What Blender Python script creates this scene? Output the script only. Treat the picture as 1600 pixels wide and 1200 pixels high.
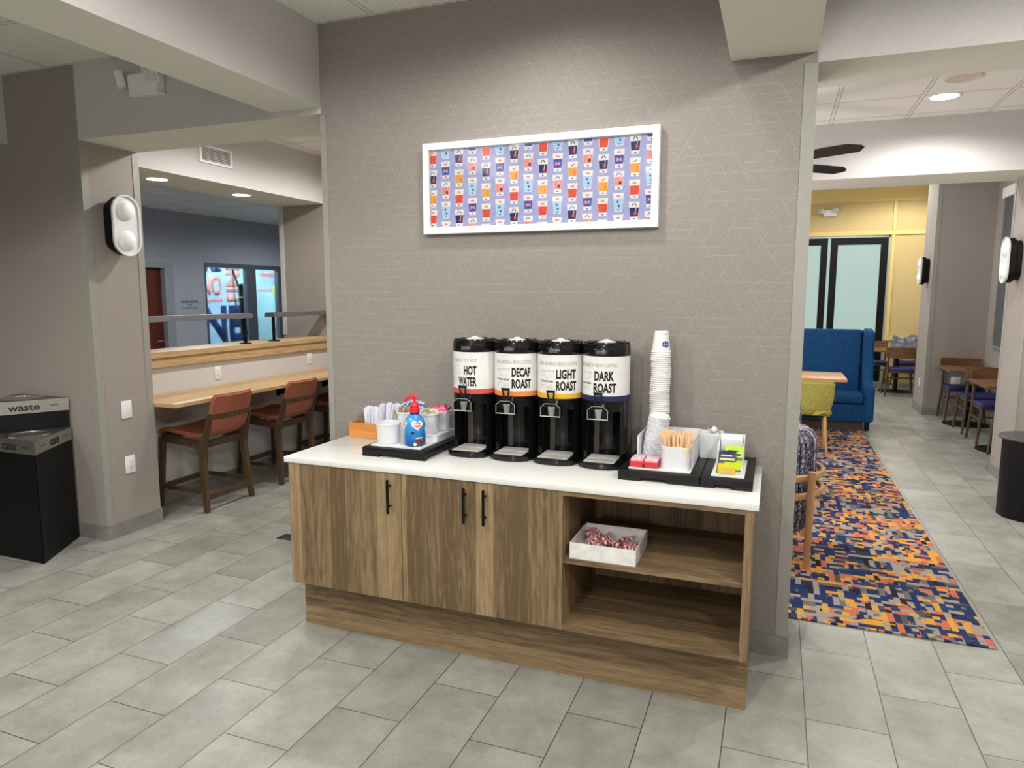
import bpy, bmesh, math, random
from mathutils import Vector, Matrix, Euler
PI = math.pi
random.seed(7)
for o in list(bpy.data.objects):
    bpy.data.objects.remove(o)
SC = bpy.context.scene
COL = SC.collection

# ------------------------------------------------------------------ camera
cd = bpy.data.cameras.new('camera'); cam = bpy.data.objects.new('camera', cd); COL.objects.link(cam)
cd.sensor_fit = 'HORIZONTAL'; cd.sensor_width = 36; cd.lens = 1086.08/1600*36; cd.clip_end = 60; cd.clip_start = .05
fw = Vector((-0.35156273, 0.92744112, -0.1275014)); rt = Vector((0.93500525, 0.35463087, 0.00146078)); up = Vector((-0.04657072, 0.1187009, 0.99183731))
M = Matrix((rt, up, -fw)).transposed().to_4x4(); M.translation = Vector((2.4138, -3.3724, 1.7073))
cam.matrix_world = M
SC.camera = cam
SC.view_settings.view_transform = 'Standard'; SC.view_settings.look = 'None'
SC.view_settings.gamma = 1; SC.view_settings.use_curve_mapping = False
SC.view_settings.exposure = 0.27
# ------------------------------------------------------------------ world and lamps
W = bpy.data.worlds.new('world'); SC.world = W; W.use_nodes = True
W.node_tree.nodes['Background'].inputs[0].default_value = (.8, .85, 1, 1); W.node_tree.nodes['Background'].inputs[1].default_value = .25

def spot(x, y, z, power, size=150, blend=.6, color=(1, .985, .955), rad=.07, tilt=None):
    l = bpy.data.lights.new('downlight_lamp', 'SPOT'); l.energy = power; l.color = color
    l.spot_size = math.radians(size); l.spot_blend = blend; l.shadow_soft_size = rad
    o = bpy.data.objects.new('downlight_lamp', l); COL.objects.link(o); o.location = (x, y, z)
    if tilt: o.rotation_euler = tilt
    return o
def area(x, y, z, power, sx, sy, color=(1, .96, .9), rot=(0, 0, 0)):
    l = bpy.data.lights.new('area_lamp', 'AREA'); l.energy = power; l.color = color
    l.shape = 'RECTANGLE'; l.size = sx; l.size_y = sy
    o = bpy.data.objects.new('area_lamp', l); COL.objects.link(o); o.location = (x, y, z); o.rotation_euler = rot
    return o
# serving room: rows of recessed cans in the tile ceiling, unseen area fill added behind the camera
spot(1.38, -.62, 3.13, 38, 160, .75); spot(.75, -.75, 3.14, 9, 158, .8)  # second wash is added, unseen, to lift the wall's upper left
for x, y, p in ((.3, -2.4, 62), (2.0, -2.5, 52), (1.2, -4.4, 110), (3.6, -1.7, 80), (3.7, -3.6, 90)):
    spot(x, y, 3.06, p, 178, .2)
for x, y, p in ((-1.0, -1.5, 80), (-1.3, -3.3, 100), (-3.6, -1.8, 35)):
    spot(x, y, 3.13, p, 138, .6)
area(.925, -6.85, 1.6, 15, 8.35, 2.6, (.95, .97, 1), (PI/2, 0, 0))
# passage behind the right header
spot(3.56, 3.13, 3.20, 48, 165, .4, (1, .98, .97)); spot(1.3, 2.2, 3.2, 100, 170); spot(4.2, 1.6, 3.2, 130, 170)
# lounge
for x, y, p in ((2.9, 5.4, 85), (4.0, 6.9, 10), (3.6, 9.4, 110), (1.5, 7.5, 120), (4.6, 10.8, 75)):
    spot(x, y, 3.68, p, 172, .4)
area(.05, 8, 1.7, 60, 2.4, 6, (.96, .98, 1), (0, -PI/2, 0)); area(.05, 2.4, 1.5, 70, 2.2, 3, (.97, .98, 1), (0, -PI/2, 0))  # unseen area fills added on the partition to brighten ceilings and columns
def fill_point(x, y, z, power, r=.25):
    l = bpy.data.lights.new('unseen_fill_light', 'POINT'); l.energy = power; l.color = (1, .985, .955); l.shadow_soft_size = r
    o = bpy.data.objects.new('unseen_fill_light', l); COL.objects.link(o); o.location = (x, y, z)
fill_point(1.5, 2.3, 1.7, 34); fill_point(1.6, -5.6, 1.5, 55)  # unseen point fills added to brighten ceilings and beams, no lamp body
# bar alcove
for x, y, p in ((-1.0, 1.3, 90), (-1.0, 2.6, 80)):
    spot(x, y, 3.13, p, 172, .4)
spot(-2.57, 1.25, 2.655, 10, 160); spot(-2.57, 2.25, 2.655, 10, 160)
# far left room and gym behind its window
spot(-4.4, 3.4, 2.94, 110, 172, .5, (.9, .95, 1)); spot(-4.6, 6.6, 2.94, 80, 172, .5, (.85, .93, 1))
area(-7.3, 7.6, 2.96, 620, 1.6, 3.6, (.8, .92, 1))

# ------------------------------------------------------------------ colour / materials
def lin(c):
    f = lambda v: v/12.92 if v <= .04045 else ((v+.055)/1.055)**2.4
    return tuple(f(v/255) for v in c)+(1,)
MATS = {}
class NT:
    def __init__(s, name):
        s.m = bpy.data.materials.new(name); s.m.use_nodes = True; s.t = s.m.node_tree; s.b = s.t.nodes['Principled BSDF']
    def n(s, typ, **k):
        nd = s.t.nodes.new(typ)
        for a, v in k.items(): setattr(nd, a, v)
        return nd
    def l(s, a, b): s.t.links.new(a, b)
    def math(s, op, a, b=None, c=None):
        nd = s.n('ShaderNodeMath', operation=op)
        for i, v in enumerate((a, b, c)):
            if v is None: continue
            if isinstance(v, (int, float)): nd.inputs[i].default_value = v
            else: s.l(v, nd.inputs[i])
        return nd.outputs[0]
    def pos(s):
        g = s.n('ShaderNodeNewGeometry'); sx = s.n('ShaderNodeSeparateXYZ'); s.l(g.outputs['Position'], sx.inputs[0])
        return sx.outputs
    def opos(s):
        g = s.n('ShaderNodeTexCoord'); sx = s.n('ShaderNodeSeparateXYZ'); s.l(g.outputs['Object'], sx.inputs[0])
        return sx.outputs
    def comb(s, x, y, z):
        c = s.n('ShaderNodeCombineXYZ')
        for i, v in enumerate((x, y, z)):
            if isinstance(v, (int, float)): c.inputs[i].default_value = v
            else: s.l(v, c.inputs[i])
        return c.outputs[0]
    def noise(s, vec, scale, detail=3, rough=.55):
        nd = s.n('ShaderNodeTexNoise'); nd.inputs['Scale'].default_value = scale; nd.inputs['Detail'].default_value = detail
        nd.inputs['Roughness'].default_value = rough; s.l(vec, nd.inputs['Vector']); return nd.outputs['Fac']
    def wn(s, vec):
        nd = s.n('ShaderNodeTexWhiteNoise', noise_dimensions='3D'); s.l(vec, nd.inputs['Vector']); return nd.outputs['Value']
    def ramp(s, fac, stops, interp='LINEAR'):
        r = s.n('ShaderNodeValToRGB'); r.color_ramp.interpolation = interp
        e = r.color_ramp.elements
        while len(e) > len(stops): e.remove(e[-1])
        while len(e) < len(stops): e.new(.5)
        for el, (p, c) in zip(e, stops): el.position = p; el.color = lin(c)
        s.l(fac, r.inputs[0]); return r.outputs[0]
    def mix(s, f, a, b, blend='MIX'):
        nd = s.n('ShaderNodeMix', data_type='RGBA', blend_type=blend)
        for i, v in ((0, f), (6, a), (7, b)):
            if isinstance(v, (int, float)): nd.inputs[i].default_value = v
            elif isinstance(v, tuple): nd.inputs[i].default_value = v
            else: s.l(v, nd.inputs[i])
        return nd.outputs[2]
    def bump(s, h, strength=.2, dist=.01):
        nd = s.n('ShaderNodeBump'); nd.inputs['Strength'].default_value = strength; nd.inputs['Distance'].default_value = dist
        s.l(h, nd.inputs['Height']); s.l(nd.outputs[0], s.b.inputs['Normal'])
    def set(s, rough=.6, metal=0, spec=.5):
        s.b.inputs['Roughness'].default_value = rough; s.b.inputs['Metallic'].default_value = metal
        s.b.inputs['Specular IOR Level'].default_value = spec
def plain(name, c, rough=.6, metal=0, spec=.5, var=.04, scale=40):
    if name in MATS: return MATS[name]
    k = NT(name); k.set(rough, metal, spec)
    g = k.n('ShaderNodeTexCoord')
    f = k.noise(g.outputs['Object'], scale, 2)
    lo = tuple(max(0, v*(1-var)) for v in c); hi = tuple(min(255, v*(1+var)) for v in c)
    k.l(k.ramp(f, [(.3, lo), (.7, hi)]), k.b.inputs['Base Color'])
    MATS[name] = k.m; return k.m
def emit(name, c, strength):
    k = NT(name); k.b.inputs['Base Color'].default_value = lin(c); k.b.inputs['Emission Color'].default_value = lin(c)
    k.b.inputs['Emission Strength'].default_value = strength; MATS[name] = k.m; return k.m
def clear(name, tint=(245, 250, 250), gloss=.12):
    k = NT(name); t = k.t; t.nodes.remove(k.b); out = t.nodes['Material Output']
    tr = k.n('ShaderNodeBsdfTransparent'); tr.inputs[0].default_value = lin(tint)
    gl = k.n('ShaderNodeBsdfGlossy'); gl.inputs['Roughness'].default_value = .04
    fr = k.n('ShaderNodeFresnel'); fr.inputs[0].default_value = 1.45
    fac = k.math('MULTIPLY', fr.outputs[0], gloss/.04*.9) if gloss > .06 else fr.outputs[0]
    mx = k.n('ShaderNodeMixShader'); k.l(k.math('MINIMUM', fac, .9), mx.inputs[0]); k.l(tr.outputs[0], mx.inputs[1]); k.l(gl.outputs[0], mx.inputs[2])
    k.l(mx.outputs[0], out.inputs[0]); MATS[name] = k.m; return k.m
def wood(name, dark, mid, light, axis='z', strip=.085, rough=.45, world=True, tone=1.0, sc=1.0):
    k = NT(name); k.set(rough, 0, .35)
    p = k.pos() if world else k.opos()
    i = {'x': 0, 'y': 1, 'z': 2}[axis]
    al = p[i]; o1, o2 = [p[j] for j in range(3) if j != i]
    cr = k.math('ADD', o1, k.math('MULTIPLY', o2, 1.0))
    sid = k.math('FLOOR', k.math('DIVIDE', k.math('ADD', cr, k.math('MULTIPLY', k.noise(k.comb(cr, 0, 0), 7, 1), .05)), strip))
    tn = k.wn(k.comb(sid, 3.3, 1.7))
    gv = k.comb(k.math('ADD', k.math('MULTIPLY', cr, 60*sc), k.math('MULTIPLY', tn, 37)), k.math('MULTIPLY', al, 2.6*sc), tn)
    g1 = k.noise(gv, 1.0, 5, .6)
    wv = k.comb(k.math('ADD', k.math('MULTIPLY', cr, 14*sc), k.math('MULTIPLY', tn, 11)), k.math('MULTIPLY', al, 1.7*sc), tn)
    w = k.noise(wv, 1.0, 2); ring = k.math('FRACT', k.math('MULTIPLY', w, 9))
    ring = k.math('ABSOLUTE', k.math('SUBTRACT', ring, .5))
    v = k.math('ADD', k.math('MULTIPLY', g1, .62), k.math('MULTIPLY', ring, .22))
    v = k.math('ADD', v, k.math('MULTIPLY', k.math('SUBTRACT', tn, .5), .30*tone))
    k.l(k.ramp(v, [(.2, dark), (.42, mid), (.72, light)]), k.b.inputs['Base Color'])
    k.bump(g1, .06, .002); MATS[name] = k.m; return k.m
def wallpaper(name, base, line, scale=1.0, amount=1.0, weave=True):
    """Taupe vinyl with broken pale geometric lines; u runs along whichever axis the wall follows."""
    k = NT(name); k.set(.72, 0, .25)
    p = k.pos(); u = k.math('ADD', p[0], p[1]); v = p[2]
    tot = None
    for ang, s, cell, thr in ((0, .041, .13, .38), (60, .075, .085, .52), (-60, .075, .085, .52)):
        s *= scale; cell *= scale
        a = math.radians(ang)
        d = k.math('ADD', k.math('MULTIPLY', u, -math.sin(a)/s), k.math('MULTIPLY', v, math.cos(a)/s))
        e = k.math('ADD', k.math('MULTIPLY', u, math.cos(a)/cell), k.math('MULTIPLY', v, math.sin(a)/cell))
        fr = k.math('ABSOLUTE', k.math('SUBTRACT', k.math('FRACT', d), .5))
        ln = k.math('GREATER_THAN', fr, .5-.0009/s)
        row = k.math('FLOOR', k.math('ADD', d, .5)); row = k.math('FLOOR', k.math('ADD', d, .0)) if False else k.math('ROUND', d)
        r = k.wn(k.comb(row, k.math('FLOOR', k.math('ADD', e, k.math('MULTIPLY', row, .37))), ang))
        ln = k.math('MULTIPLY', ln, k.math('GREATER_THAN', r, thr))
        tot = ln if tot is None else k.math('MAXIMUM', tot, ln)
    wv = k.noise(k.comb(k.math('MULTIPLY', u, 60), k.math('MULTIPLY', v, 420), 0), 1, 2)
    wh = k.noise(k.comb(k.math('MULTIPLY', u, 420), k.math('MULTIPLY', v, 60), 3), 1, 2)
    sp = k.math('ADD', k.math('MULTIPLY', wv, .5), k.math('MULTIPLY', wh, .5))
    lo = tuple(x*.94 for x in base); hi = tuple(x*1.05 for x in base)
    c = k.ramp(sp, [(.38, lo), (.62, hi)])
    c = k.mix(k.math('MULTIPLY', tot, .48*amount), c, lin(line))
    k.l(c, k.b.inputs['Base Color']); k.bump(sp, .12, .002); MATS[name] = k.m; return k.m

WALLP = wallpaper('taupe_geometric_wallpaper', (140, 133, 127), (174, 167, 160))
WALLF = wallpaper('taupe_linen_wallpaper', (154, 145, 138), (180, 170, 162), 1.0, .25)
PAINT = plain('warm_grey_paint', (200, 197, 194), .75, 0, .25, .015, 60)
SOFFIT = plain('soffit_paint', (228, 226, 214), .8, 0, .2, .01, 30)
GUARD = plain('corner_guard_vinyl', (150, 148, 139), .5, 0, .4, .02)
BASEB = plain('grey_baseboard', (128, 126, 122), .55, 0, .4, .06, 12)
BLUEGREY = plain('blue_grey_paint', (170, 170, 176), .8, 0, .2, .01)
WHITEP = plain('white_plastic', (232, 232, 230), .35, 0, .5, .01)
WHITED = plain('white_melamine', (228, 229, 230), .4, 0, .5, .015)
PAPER = plain('white_paper', (236, 236, 236), .8, 0, .2, .02)
BLACKG = plain('black_gloss_plastic', (16, 16, 17), .16, 0, .5, .05)
BLACKM = plain('black_matte', (9, 9, 10), .5, 0, .22, .05)
BLACKT = plain('black_tray_laminate', (20, 20, 21), .42, 0, .3, .06)
STEEL = plain('brushed_steel', (188, 186, 180), .34, 1, .5, .05, 90)
CHROME = plain('chrome', (220, 220, 220), .12, 1, .5, .02)
DARKALU = plain('dark_aluminium_frame', (96, 100, 106), .5, .3, .4, .02)
def quartz():
    k = NT('white_quartz'); k.set(.18, 0, .5); g = k.n('ShaderNodeTexCoord')
    f = k.noise(g.outputs['Object'], 180, 2); f2 = k.noise(g.outputs['Object'], 3, 3)
    c = k.ramp(f, [(.3, (222, 222, 216)), (.6, (232, 232, 227))])
    k.l(k.mix(k.math('MULTIPLY', f2, .12), c, lin((208, 208, 204))), k.b.inputs['Base Color']); return k.m
QUARTZ = quartz()
WOODV = wood('walnut_laminate_upright_grain', (100, 82, 58), (142, 119, 88), (178, 153, 117), 'z', tone=1.25)
WOODH = wood('walnut_laminate_level_grain', (98, 80, 57), (139, 116, 86), (172, 147, 112), 'x', .1, tone=.8)
OAKY = wood('pale_oak_laminate', (158, 128, 90), (190, 160, 118), (212, 186, 146), 'y', .12, tone=.5)
STAIN = wood('brown_stained_beech', (64, 49, 35), (86, 66, 48), (106, 83, 61), 'z', .2, .4, False, .2)
WALN = wood('walnut_veneer', (88, 58, 34), (118, 82, 52), (140, 100, 66), 'x', .2, .45, False, .3)
LIGHTW = wood('natural_beech', (172, 128, 82), (196, 154, 106), (214, 176, 130), 'z', .2, .45, False, .2)
BAMB = wood('honey_bamboo', (190, 122, 60), (208, 142, 76), (220, 160, 92), 'x', .2, .45, False, .15)
STICKW = plain('birch_stick', (230, 194, 150), .7, 0, .2, .08, 25)
CHERRY = wood('cherry_door_veneer', (78, 30, 20), (98, 40, 28), (114, 52, 36), 'z', .3, .4, True, .2)
def leather(name, c, sc=90):
    k = NT(name); k.set(.5, 0, .4); g = k.n('ShaderNodeTexCoord'); f = k.noise(g.outputs['Object'], sc, 3)
    k.l(k.ramp(f, [(.3, tuple(v*.86 for v in c)), (.7, tuple(min(255, v*1.1) for v in c))]), k.b.inputs['Base Color'])
    k.bump(f, .1, .003); MATS[name] = k.m; return k.m
RUST = leather('rust_leather', (168, 98, 74))
BLUEV = leather('navy_vinyl_seat', (32, 42, 104))
def weave(name, cols, sc=160, rough=.9):
    k = NT(name); k.set(rough, 0, .15); g = k.n('ShaderNodeTexCoord')
    f = k.noise(g.outputs['Object'], sc, 2, .8)
    n = len(cols); k.l(k.ramp(f, [(.3+.4*i/max(1, n-1), c) for i, c in enumerate(cols)]), k.b.inputs['Base Color'])
    k.bump(f, .25, .003); MATS[name] = k.m; return k.m
TEAL = weave('deep_blue_velvet', [(16, 58, 100), (24, 74, 120)], 30, .75)
OLIVE = weave('olive_tweed', [(118, 112, 50), (160, 152, 78), (186, 178, 104)], 130)
def tweed():
    k = NT('striped_tweed'); k.set(.9, 0, .15); p = k.opos()
    a = k.n('ShaderNodeMath', operation='ARCTAN2'); k.l(p[1], a.inputs[0]); k.l(p[0], a.inputs[1])
    col = k.math('FLOOR', k.math('MULTIPLY', a.outputs[0], 26)); row = k.math('FLOOR', k.math('MULTIPLY', p[2], 90))
    rr = k.math('FLOOR', k.math('MULTIPLY', k.math('SQRT', k.math('ADD', k.math('MULTIPLY', p[0], p[0]), k.math('MULTIPLY', p[1], p[1]))), 70))
    w1 = k.wn(k.comb(col, row, rr)); w0 = k.wn(k.comb(col, 5, 2))
    v = k.math('ADD', k.math('MULTIPLY', w0, .55), k.math('MULTIPLY', w1, .45))
    k.l(k.ramp(v, [(.05, (40, 42, 56)), (.30, (72, 74, 92)), (.44, (108, 84, 80)), (.50, (120, 122, 138)), (.66, (164, 166, 178)), (.82, (206, 206, 212))], 'CONSTANT'), k.b.inputs['Base Color'])
    MATS['tweed'] = k.m; return k.m
TWEED = tweed()
def floor_mat():
    k = NT('grey_porcelain_planks'); k.set(.42, 0, .4); p = k.pos()
    i = k.math('FLOOR', k.math('DIVIDE', k.math('ADD', p[0], 40*.3054-.155), .3054))
    fx = k.math('FRACT', k.math('DIVIDE', k.math('ADD', p[0], 40*.3054-.155), .3054))
    off = k.math('MULTIPLY', k.math('FRACT', k.math('MULTIPLY', k.math('ADD', i, 1), .5)), 1.0)
    yy = k.math('ADD', k.math('DIVIDE', k.math('ADD', p[1], 20*.6105+.795), .6105), off)
    j = k.math('FLOOR', yy); fy = k.math('FRACT', yy)
    ex = k.math('GREATER_THAN', k.math('ABSOLUTE', k.math('SUBTRACT', fx, .5)), .5-.0021/.3054)
    ey = k.math('GREATER_THAN', k.math('ABSOLUTE', k.math('SUBTRACT', fy, .5)), .5-.0021/.6105)
    gr = k.math('MAXIMUM', ex, ey)
    t = k.wn(k.comb(i, j, .5))
    pv = k.comb(k.math('ADD', p[0], k.math('MULTIPLY', t, 31)), k.math('ADD', p[1], k.math('MULTIPLY', t, 17)), t)
    n1 = k.noise(pv, 2.6, 6, .62); n2 = k.noise(pv, 60, 3, .6); n3 = k.noise(pv, 9, 4, .7)
    v = k.math('ADD', k.math('MULTIPLY', n1, .6), k.math('MULTIPLY', n3, .3)); v = k.math('ADD', v, k.math('MULTIPLY', n2, .14))
    v = k.math('ADD', v, k.math('MULTIPLY', k.math('SUBTRACT', t, .5), .08))
    c = k.ramp(v, [(.34, (120, 120, 112)), (.52, (145, 145, 136)), (.70, (168, 167, 157))])
    k.l(k.mix(gr, c, lin((66, 64, 60))), k.b.inputs['Base Color'])
    k.l(k.math('ADD', k.math('MULTIPLY', n3, .18), .30), k.b.inputs['Roughness'])
    k.bump(k.math('SUBTRACT', k.math('MULTIPLY', n2, .15), gr), .25, .002); return k.m
FLOOR = floor_mat()
def tile_mat():
    k = NT('acoustic_ceiling_tile'); k.set(.9, 0, .1); p = k.pos(); s = .61
    fx = k.math('FRACT', k.math('DIVIDE', k.math('ADD', p[0], 20-.22), s)); fy = k.math('FRACT', k.math('DIVIDE', k.math('ADD', p[1], 20.13), s))
    g = k.math('MAXIMUM', k.math('GREATER_THAN', k.math('ABSOLUTE', k.math('SUBTRACT', fx, .5)), .5-.012/s), k.math('GREATER_THAN', k.math('ABSOLUTE', k.math('SUBTRACT', fy, .5)), .5-.012/s))
    g2 = k.math('MAXIMUM', k.math('GREATER_THAN', k.math('ABSOLUTE', k.math('SUBTRACT', fx, .5)), .5-.017/s), k.math('GREATER_THAN', k.math('ABSOLUTE', k.math('SUBTRACT', fy, .5)), .5-.017/s))
    sp = k.noise(k.comb(p[0], p[1], 0), 130, 2, .7)
    c = k.ramp(sp, [(.32, (172, 168, 160)), (.45, (236, 234, 227)), (.7, (242, 240, 233))])
    c = k.mix(g2, c, lin((150, 146, 138))); c = k.mix(g, c, lin((228, 225, 218)))
    k.l(c, k.b.inputs['Base Color']); return k.m
TILE = tile_mat()
def rug_mat():
    k = NT('pixel_block_rug'); k.set(.95, 0, .1); p = k.pos()
    row = k.math('FLOOR', k.math('DIVIDE', p[1], .038)); rw = k.wn(k.comb(row, 1.5, 9))
    run = k.math('ADD', 1, k.math('FLOOR', k.math('MULTIPLY', k.math('MULTIPLY', rw, rw), 5)))
    colm = k.math('FLOOR', k.math('ADD', k.math('DIVIDE', p[0], k.math('MULTIPLY', run, .036)), k.math('MULTIPLY', rw, 3)))
    row2 = k.math('FLOOR', k.math('DIVIDE', p[1], .114)); col2 = k.math('FLOOR', k.math('DIVIDE', p[0], .032))
    sel = k.math('GREATER_THAN', k.wn(k.comb(col2, row2, 4)), .62)
    a = k.wn(k.comb(colm, row, 2)); b = k.wn(k.comb(col2, row2, 8))
    v = k.math('ADD', k.math('MULTIPLY', a, k.math('SUBTRACT', 1, sel)), k.math('MULTIPLY', b, sel))
    zone = k.noise(k.comb(k.math('MULTIPLY', p[0], 1.0), k.math('MULTIPLY', p[1], 1.9), 0), 2.1, 1)
    jit = k.math('ADD', zone, k.math('MULTIPLY', k.math('SUBTRACT', k.wn(k.comb(colm, row, 21)), .5), .22))
    warm = k.ramp(v, [(0, (42, 56, 92)), (.17, (92, 88, 84)), (.24, (196, 114, 86)), (.48, (210, 160, 70)), (.74, (160, 152, 142)), (.86, (46, 64, 104)), (.95, (40, 36, 38))], 'CONSTANT')
    cool = k.ramp(v, [(0, (40, 56, 96)), (.30, (44, 40, 42)), (.38, (158, 152, 144)), (.66, (116, 110, 106)), (.80, (46, 66, 106)), (.90, (198, 112, 84)), (.95, (212, 158, 66))], 'CONSTANT')
    c = k.mix(k.math('GREATER_THAN', jit, .5), cool, warm)
    fz = k.noise(k.comb(p[0], p[1], 0), 500, 2)
    k.l(k.mix(.38, c, k.ramp(fz, [(.3, (60, 60, 60)), (.7, (190, 186, 180))]), 'OVERLAY'), k.b.inputs['Base Color'])
    k.bump(fz, .3, .004); return k.m
RUG = rug_mat()
GLASS = clear('picture_glass', (255, 255, 255), .05)
ACRYL = clear('clear_acrylic', (246, 248, 248), .055)
WGLASS = clear('window_glass', (225, 236, 238), .05)
FROST = emit('lit_frosted_film', (186, 212, 204), .62); FROST.node_tree.nodes['Principled BSDF'].inputs['Base Color'].default_value = (.06, .08, .075, 1)
LAMP = emit('lamp_diffuser', (255, 250, 244), 9)
YEL = plain('ochre_yellow_paint', (208, 184, 128), .7, 0, .25, .01)
GYMW = plain('pale_blue_wall_paint', (196, 222, 244), .8, 0, .1, .01)
CORAL = plain('coral_wall_graphic', (250, 150, 130), .8, 0, .1, .01)
NAVY = plain('navy_wall_graphic', (26, 48, 96), .8, 0, .1, .01)
INK = plain('black_print', (40, 32, 30), .7, 0, .2, .02)
GREYINK = plain('grey_print', (150, 148, 146), .7, 0, .2, .02)
BROWNINK = plain('brown_print', (120, 84, 60), .7, 0, .2, .02)

# ------------------------------------------------------------------ geometry helpers
def bm_new(): return bmesh.new()
def box(bm, lo, hi, bev=0, mi=0, seg=2):
    x0, y0, z0 = lo; x1, y1, z1 = hi
    vs = [bm.verts.new(c) for c in ((x0, y0, z0), (x1, y0, z0), (x1, y1, z0), (x0, y1, z0), (x0, y0, z1), (x1, y0, z1), (x1, y1, z1), (x0, y1, z1))]
    fs = [bm.faces.new([vs[i] for i in q]) for q in ((0, 3, 2, 1), (4, 5, 6, 7), (0, 1, 5, 4), (1, 2, 6, 5), (2, 3, 7, 6), (3, 0, 4, 7))]
    for f in fs: f.material_index = mi
    if bev > 0:
        es = list({e for f in fs for e in f.edges})
        r = bmesh.ops.bevel(bm, geom=es, offset=bev, segments=seg, affect='EDGES', profile=.5)
        for f in r['faces']: f.material_index = mi
    return bm
def obox(bm, c, size, rot=(0, 0, 0), bev=0, mi=0, seg=2):
    t = bm_new(); sx, sy, sz = [v/2 for v in size]; box(t, (-sx, -sy, -sz), (sx, sy, sz), bev, mi, seg)
    bmesh.ops.transform(t, matrix=Matrix.Translation(c) @ Euler(rot).to_matrix().to_4x4(), verts=t.verts); join(bm, t); return bm
def join(bm, other):
    me = bpy.data.meshes.new('tmp'); other.to_mesh(me); other.free(); bm.from_mesh(me); bpy.data.meshes.remove(me)
def prism(bm, poly, lo, hi, axis='z', mi=0, bev=0):
    """Extrude a 2D polygon. axis z: poly in xy; y: poly in xz; x: poly in yz."""
    def P(a, b, h):
        return {'z': (a, b, h), 'y': (a, h, b), 'x': (h, a, b)}[axis]
    A = [bm.verts.new(P(a, b, lo)) for a, b in poly]; B = [bm.verts.new(P(a, b, hi)) for a, b in poly]
    n = len(poly); fs = [bm.faces.new(A[::-1]), bm.faces.new(B)]
    for i in range(n): fs.append(bm.faces.new((A[i], A[(i+1) % n], B[(i+1) % n], B[i])))
    for f in fs: f.material_index = mi
    bmesh.ops.recalc_face_normals(bm, faces=fs)
    if bev > 0:
        bmesh.ops.bevel(bm, geom=list({e for f in fs for e in f.edges}), offset=bev, segments=2, affect='EDGES')
    return bm
def tube(bm, pts, rad, sides=10, mi=0, cap=True, flat=1.0):
    """Tube along points; rad one number or one per point."""
    pts = [Vector(p) for p in pts]; n = len(pts)
    rads = [rad]*n if isinstance(rad, (int, float)) else list(rad)
    rings = []
    prev = None
    for i, p in enumerate(pts):
        d = (pts[min(i+1, n-1)]-pts[max(i-1, 0)]).normalized()
        if prev is None:
            a = Vector((0, 0, 1)) if abs(d.z) < .9 else Vector((1, 0, 0))
            s = d.cross(a).normalized()
        else:
            s = (prev - d*prev.dot(d)).normalized()
        prev = s; t = d.cross(s)
        rings.append([bm.verts.new(p + (s*math.cos(2*PI*k/sides)+t*math.sin(2*PI*k/sides)*flat)*rads[i]) for k in range(sides)])
    fs = []
    for i in range(n-1):
        for k in range(sides):
            fs.append(bm.faces.new((rings[i][k], rings[i][(k+1) % sides], rings[i+1][(k+1) % sides], rings[i+1][k])))
    if cap: fs.append(bm.faces.new(rings[0][::-1])); fs.append(bm.faces.new(rings[-1]))
    for f in fs: f.material_index = mi
    bmesh.ops.recalc_face_normals(bm, faces=fs)
    return bm
def bar(bm, p0, p1, w0, w1=None, d0=None, d1=None, mi=0):
    """Square-section tapered bar from p0 to p1 (w along horizontal side, d the other)."""
    p0 = Vector(p0); p1 = Vector(p1); w1 = w0 if w1 is None else w1; d0 = w0 if d0 is None else d0; d1 = w1 if d1 is None else d1
    d = (p1-p0).normalized()
    if abs(d.z) > .7: s = Vector((1, 0, 0)) - d*d.x; s.normalize(); t = d.cross(s)
    else: t = Vector((0, 0, 1)) - d*d.z; t.normalize(); s = t.cross(d)
    A = [bm.verts.new(p0+s*a*w0/2+t*b*d0/2) for a, b in ((-1, -1), (1, -1), (1, 1), (-1, 1))]
    B = [bm.verts.new(p1+s*a*w1/2+t*b*d1/2) for a, b in ((-1, -1), (1, -1), (1, 1), (-1, 1))]
    fs = [bm.faces.new(A[::-1]), bm.faces.new(B)]+[bm.faces.new((A[i], A[(i+1) % 4], B[(i+1) % 4], B[i])) for i in range(4)]
    bmesh.ops.recalc_face_normals(bm, faces=fs)
    bmesh.ops.bevel(bm, geom=list({e for f in fs for e in f.edges}), offset=min(w0, w1, d0, d1)*.16, segments=2, affect='EDGES')
    return bm
def lathe(bm, prof, c=(0, 0, 0), n=32, mi=0, closed=True, a0=0, a1=2*PI, axis='z'):
    """prof: list of (r, z). closed: cap ends at axis when r > 0."""
    c = Vector(c); full = abs(a1-a0-2*PI) < 1e-6; m = n if full else n+1
    def P(r, z, a):
        v = Vector((r*math.cos(a), r*math.sin(a), z))
        if axis == 'x': v = Vector((v.z, v.x, v.y))
        if axis == 'y': v = Vector((v.x, v.z, v.y))
        return c+v
    rings = [[bm.verts.new(P(r, z, a0+(a1-a0)*k/n)) for k in range(m)] for r, z in prof]
    fs = []
    for i in range(len(prof)-1):
        for k in range(n):
            k2 = (k+1) % m
            try: fs.append(bm.faces.new((rings[i][k], rings[i][k2], rings[i+1][k2], rings[i+1][k])))
            except ValueError: pass
    if closed and full:
        for ring in (rings[0], rings[-1]):
            try: fs.append(bm.faces.new(ring))
            except ValueError: pass
    for f in fs: f.material_index = mi
    bmesh.ops.recalc_face_normals(bm, faces=fs)
    return bm
def ball(bm, c, r, sc=(1, 1, 1), seg=16, mi=0, rot=(0, 0, 0)):
    t = bm_new(); bmesh.ops.create_uvsphere(t, u_segments=seg, v_segments=max(6, seg//2), radius=r)
    for f in t.faces: f.material_index = mi
    bmesh.ops.transform(t, matrix=Matrix.Translation(c) @ Euler(rot).to_matrix().to_4x4() @ Matrix.Diagonal((*sc, 1)), verts=t.verts); join(bm, t); return bm
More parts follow.
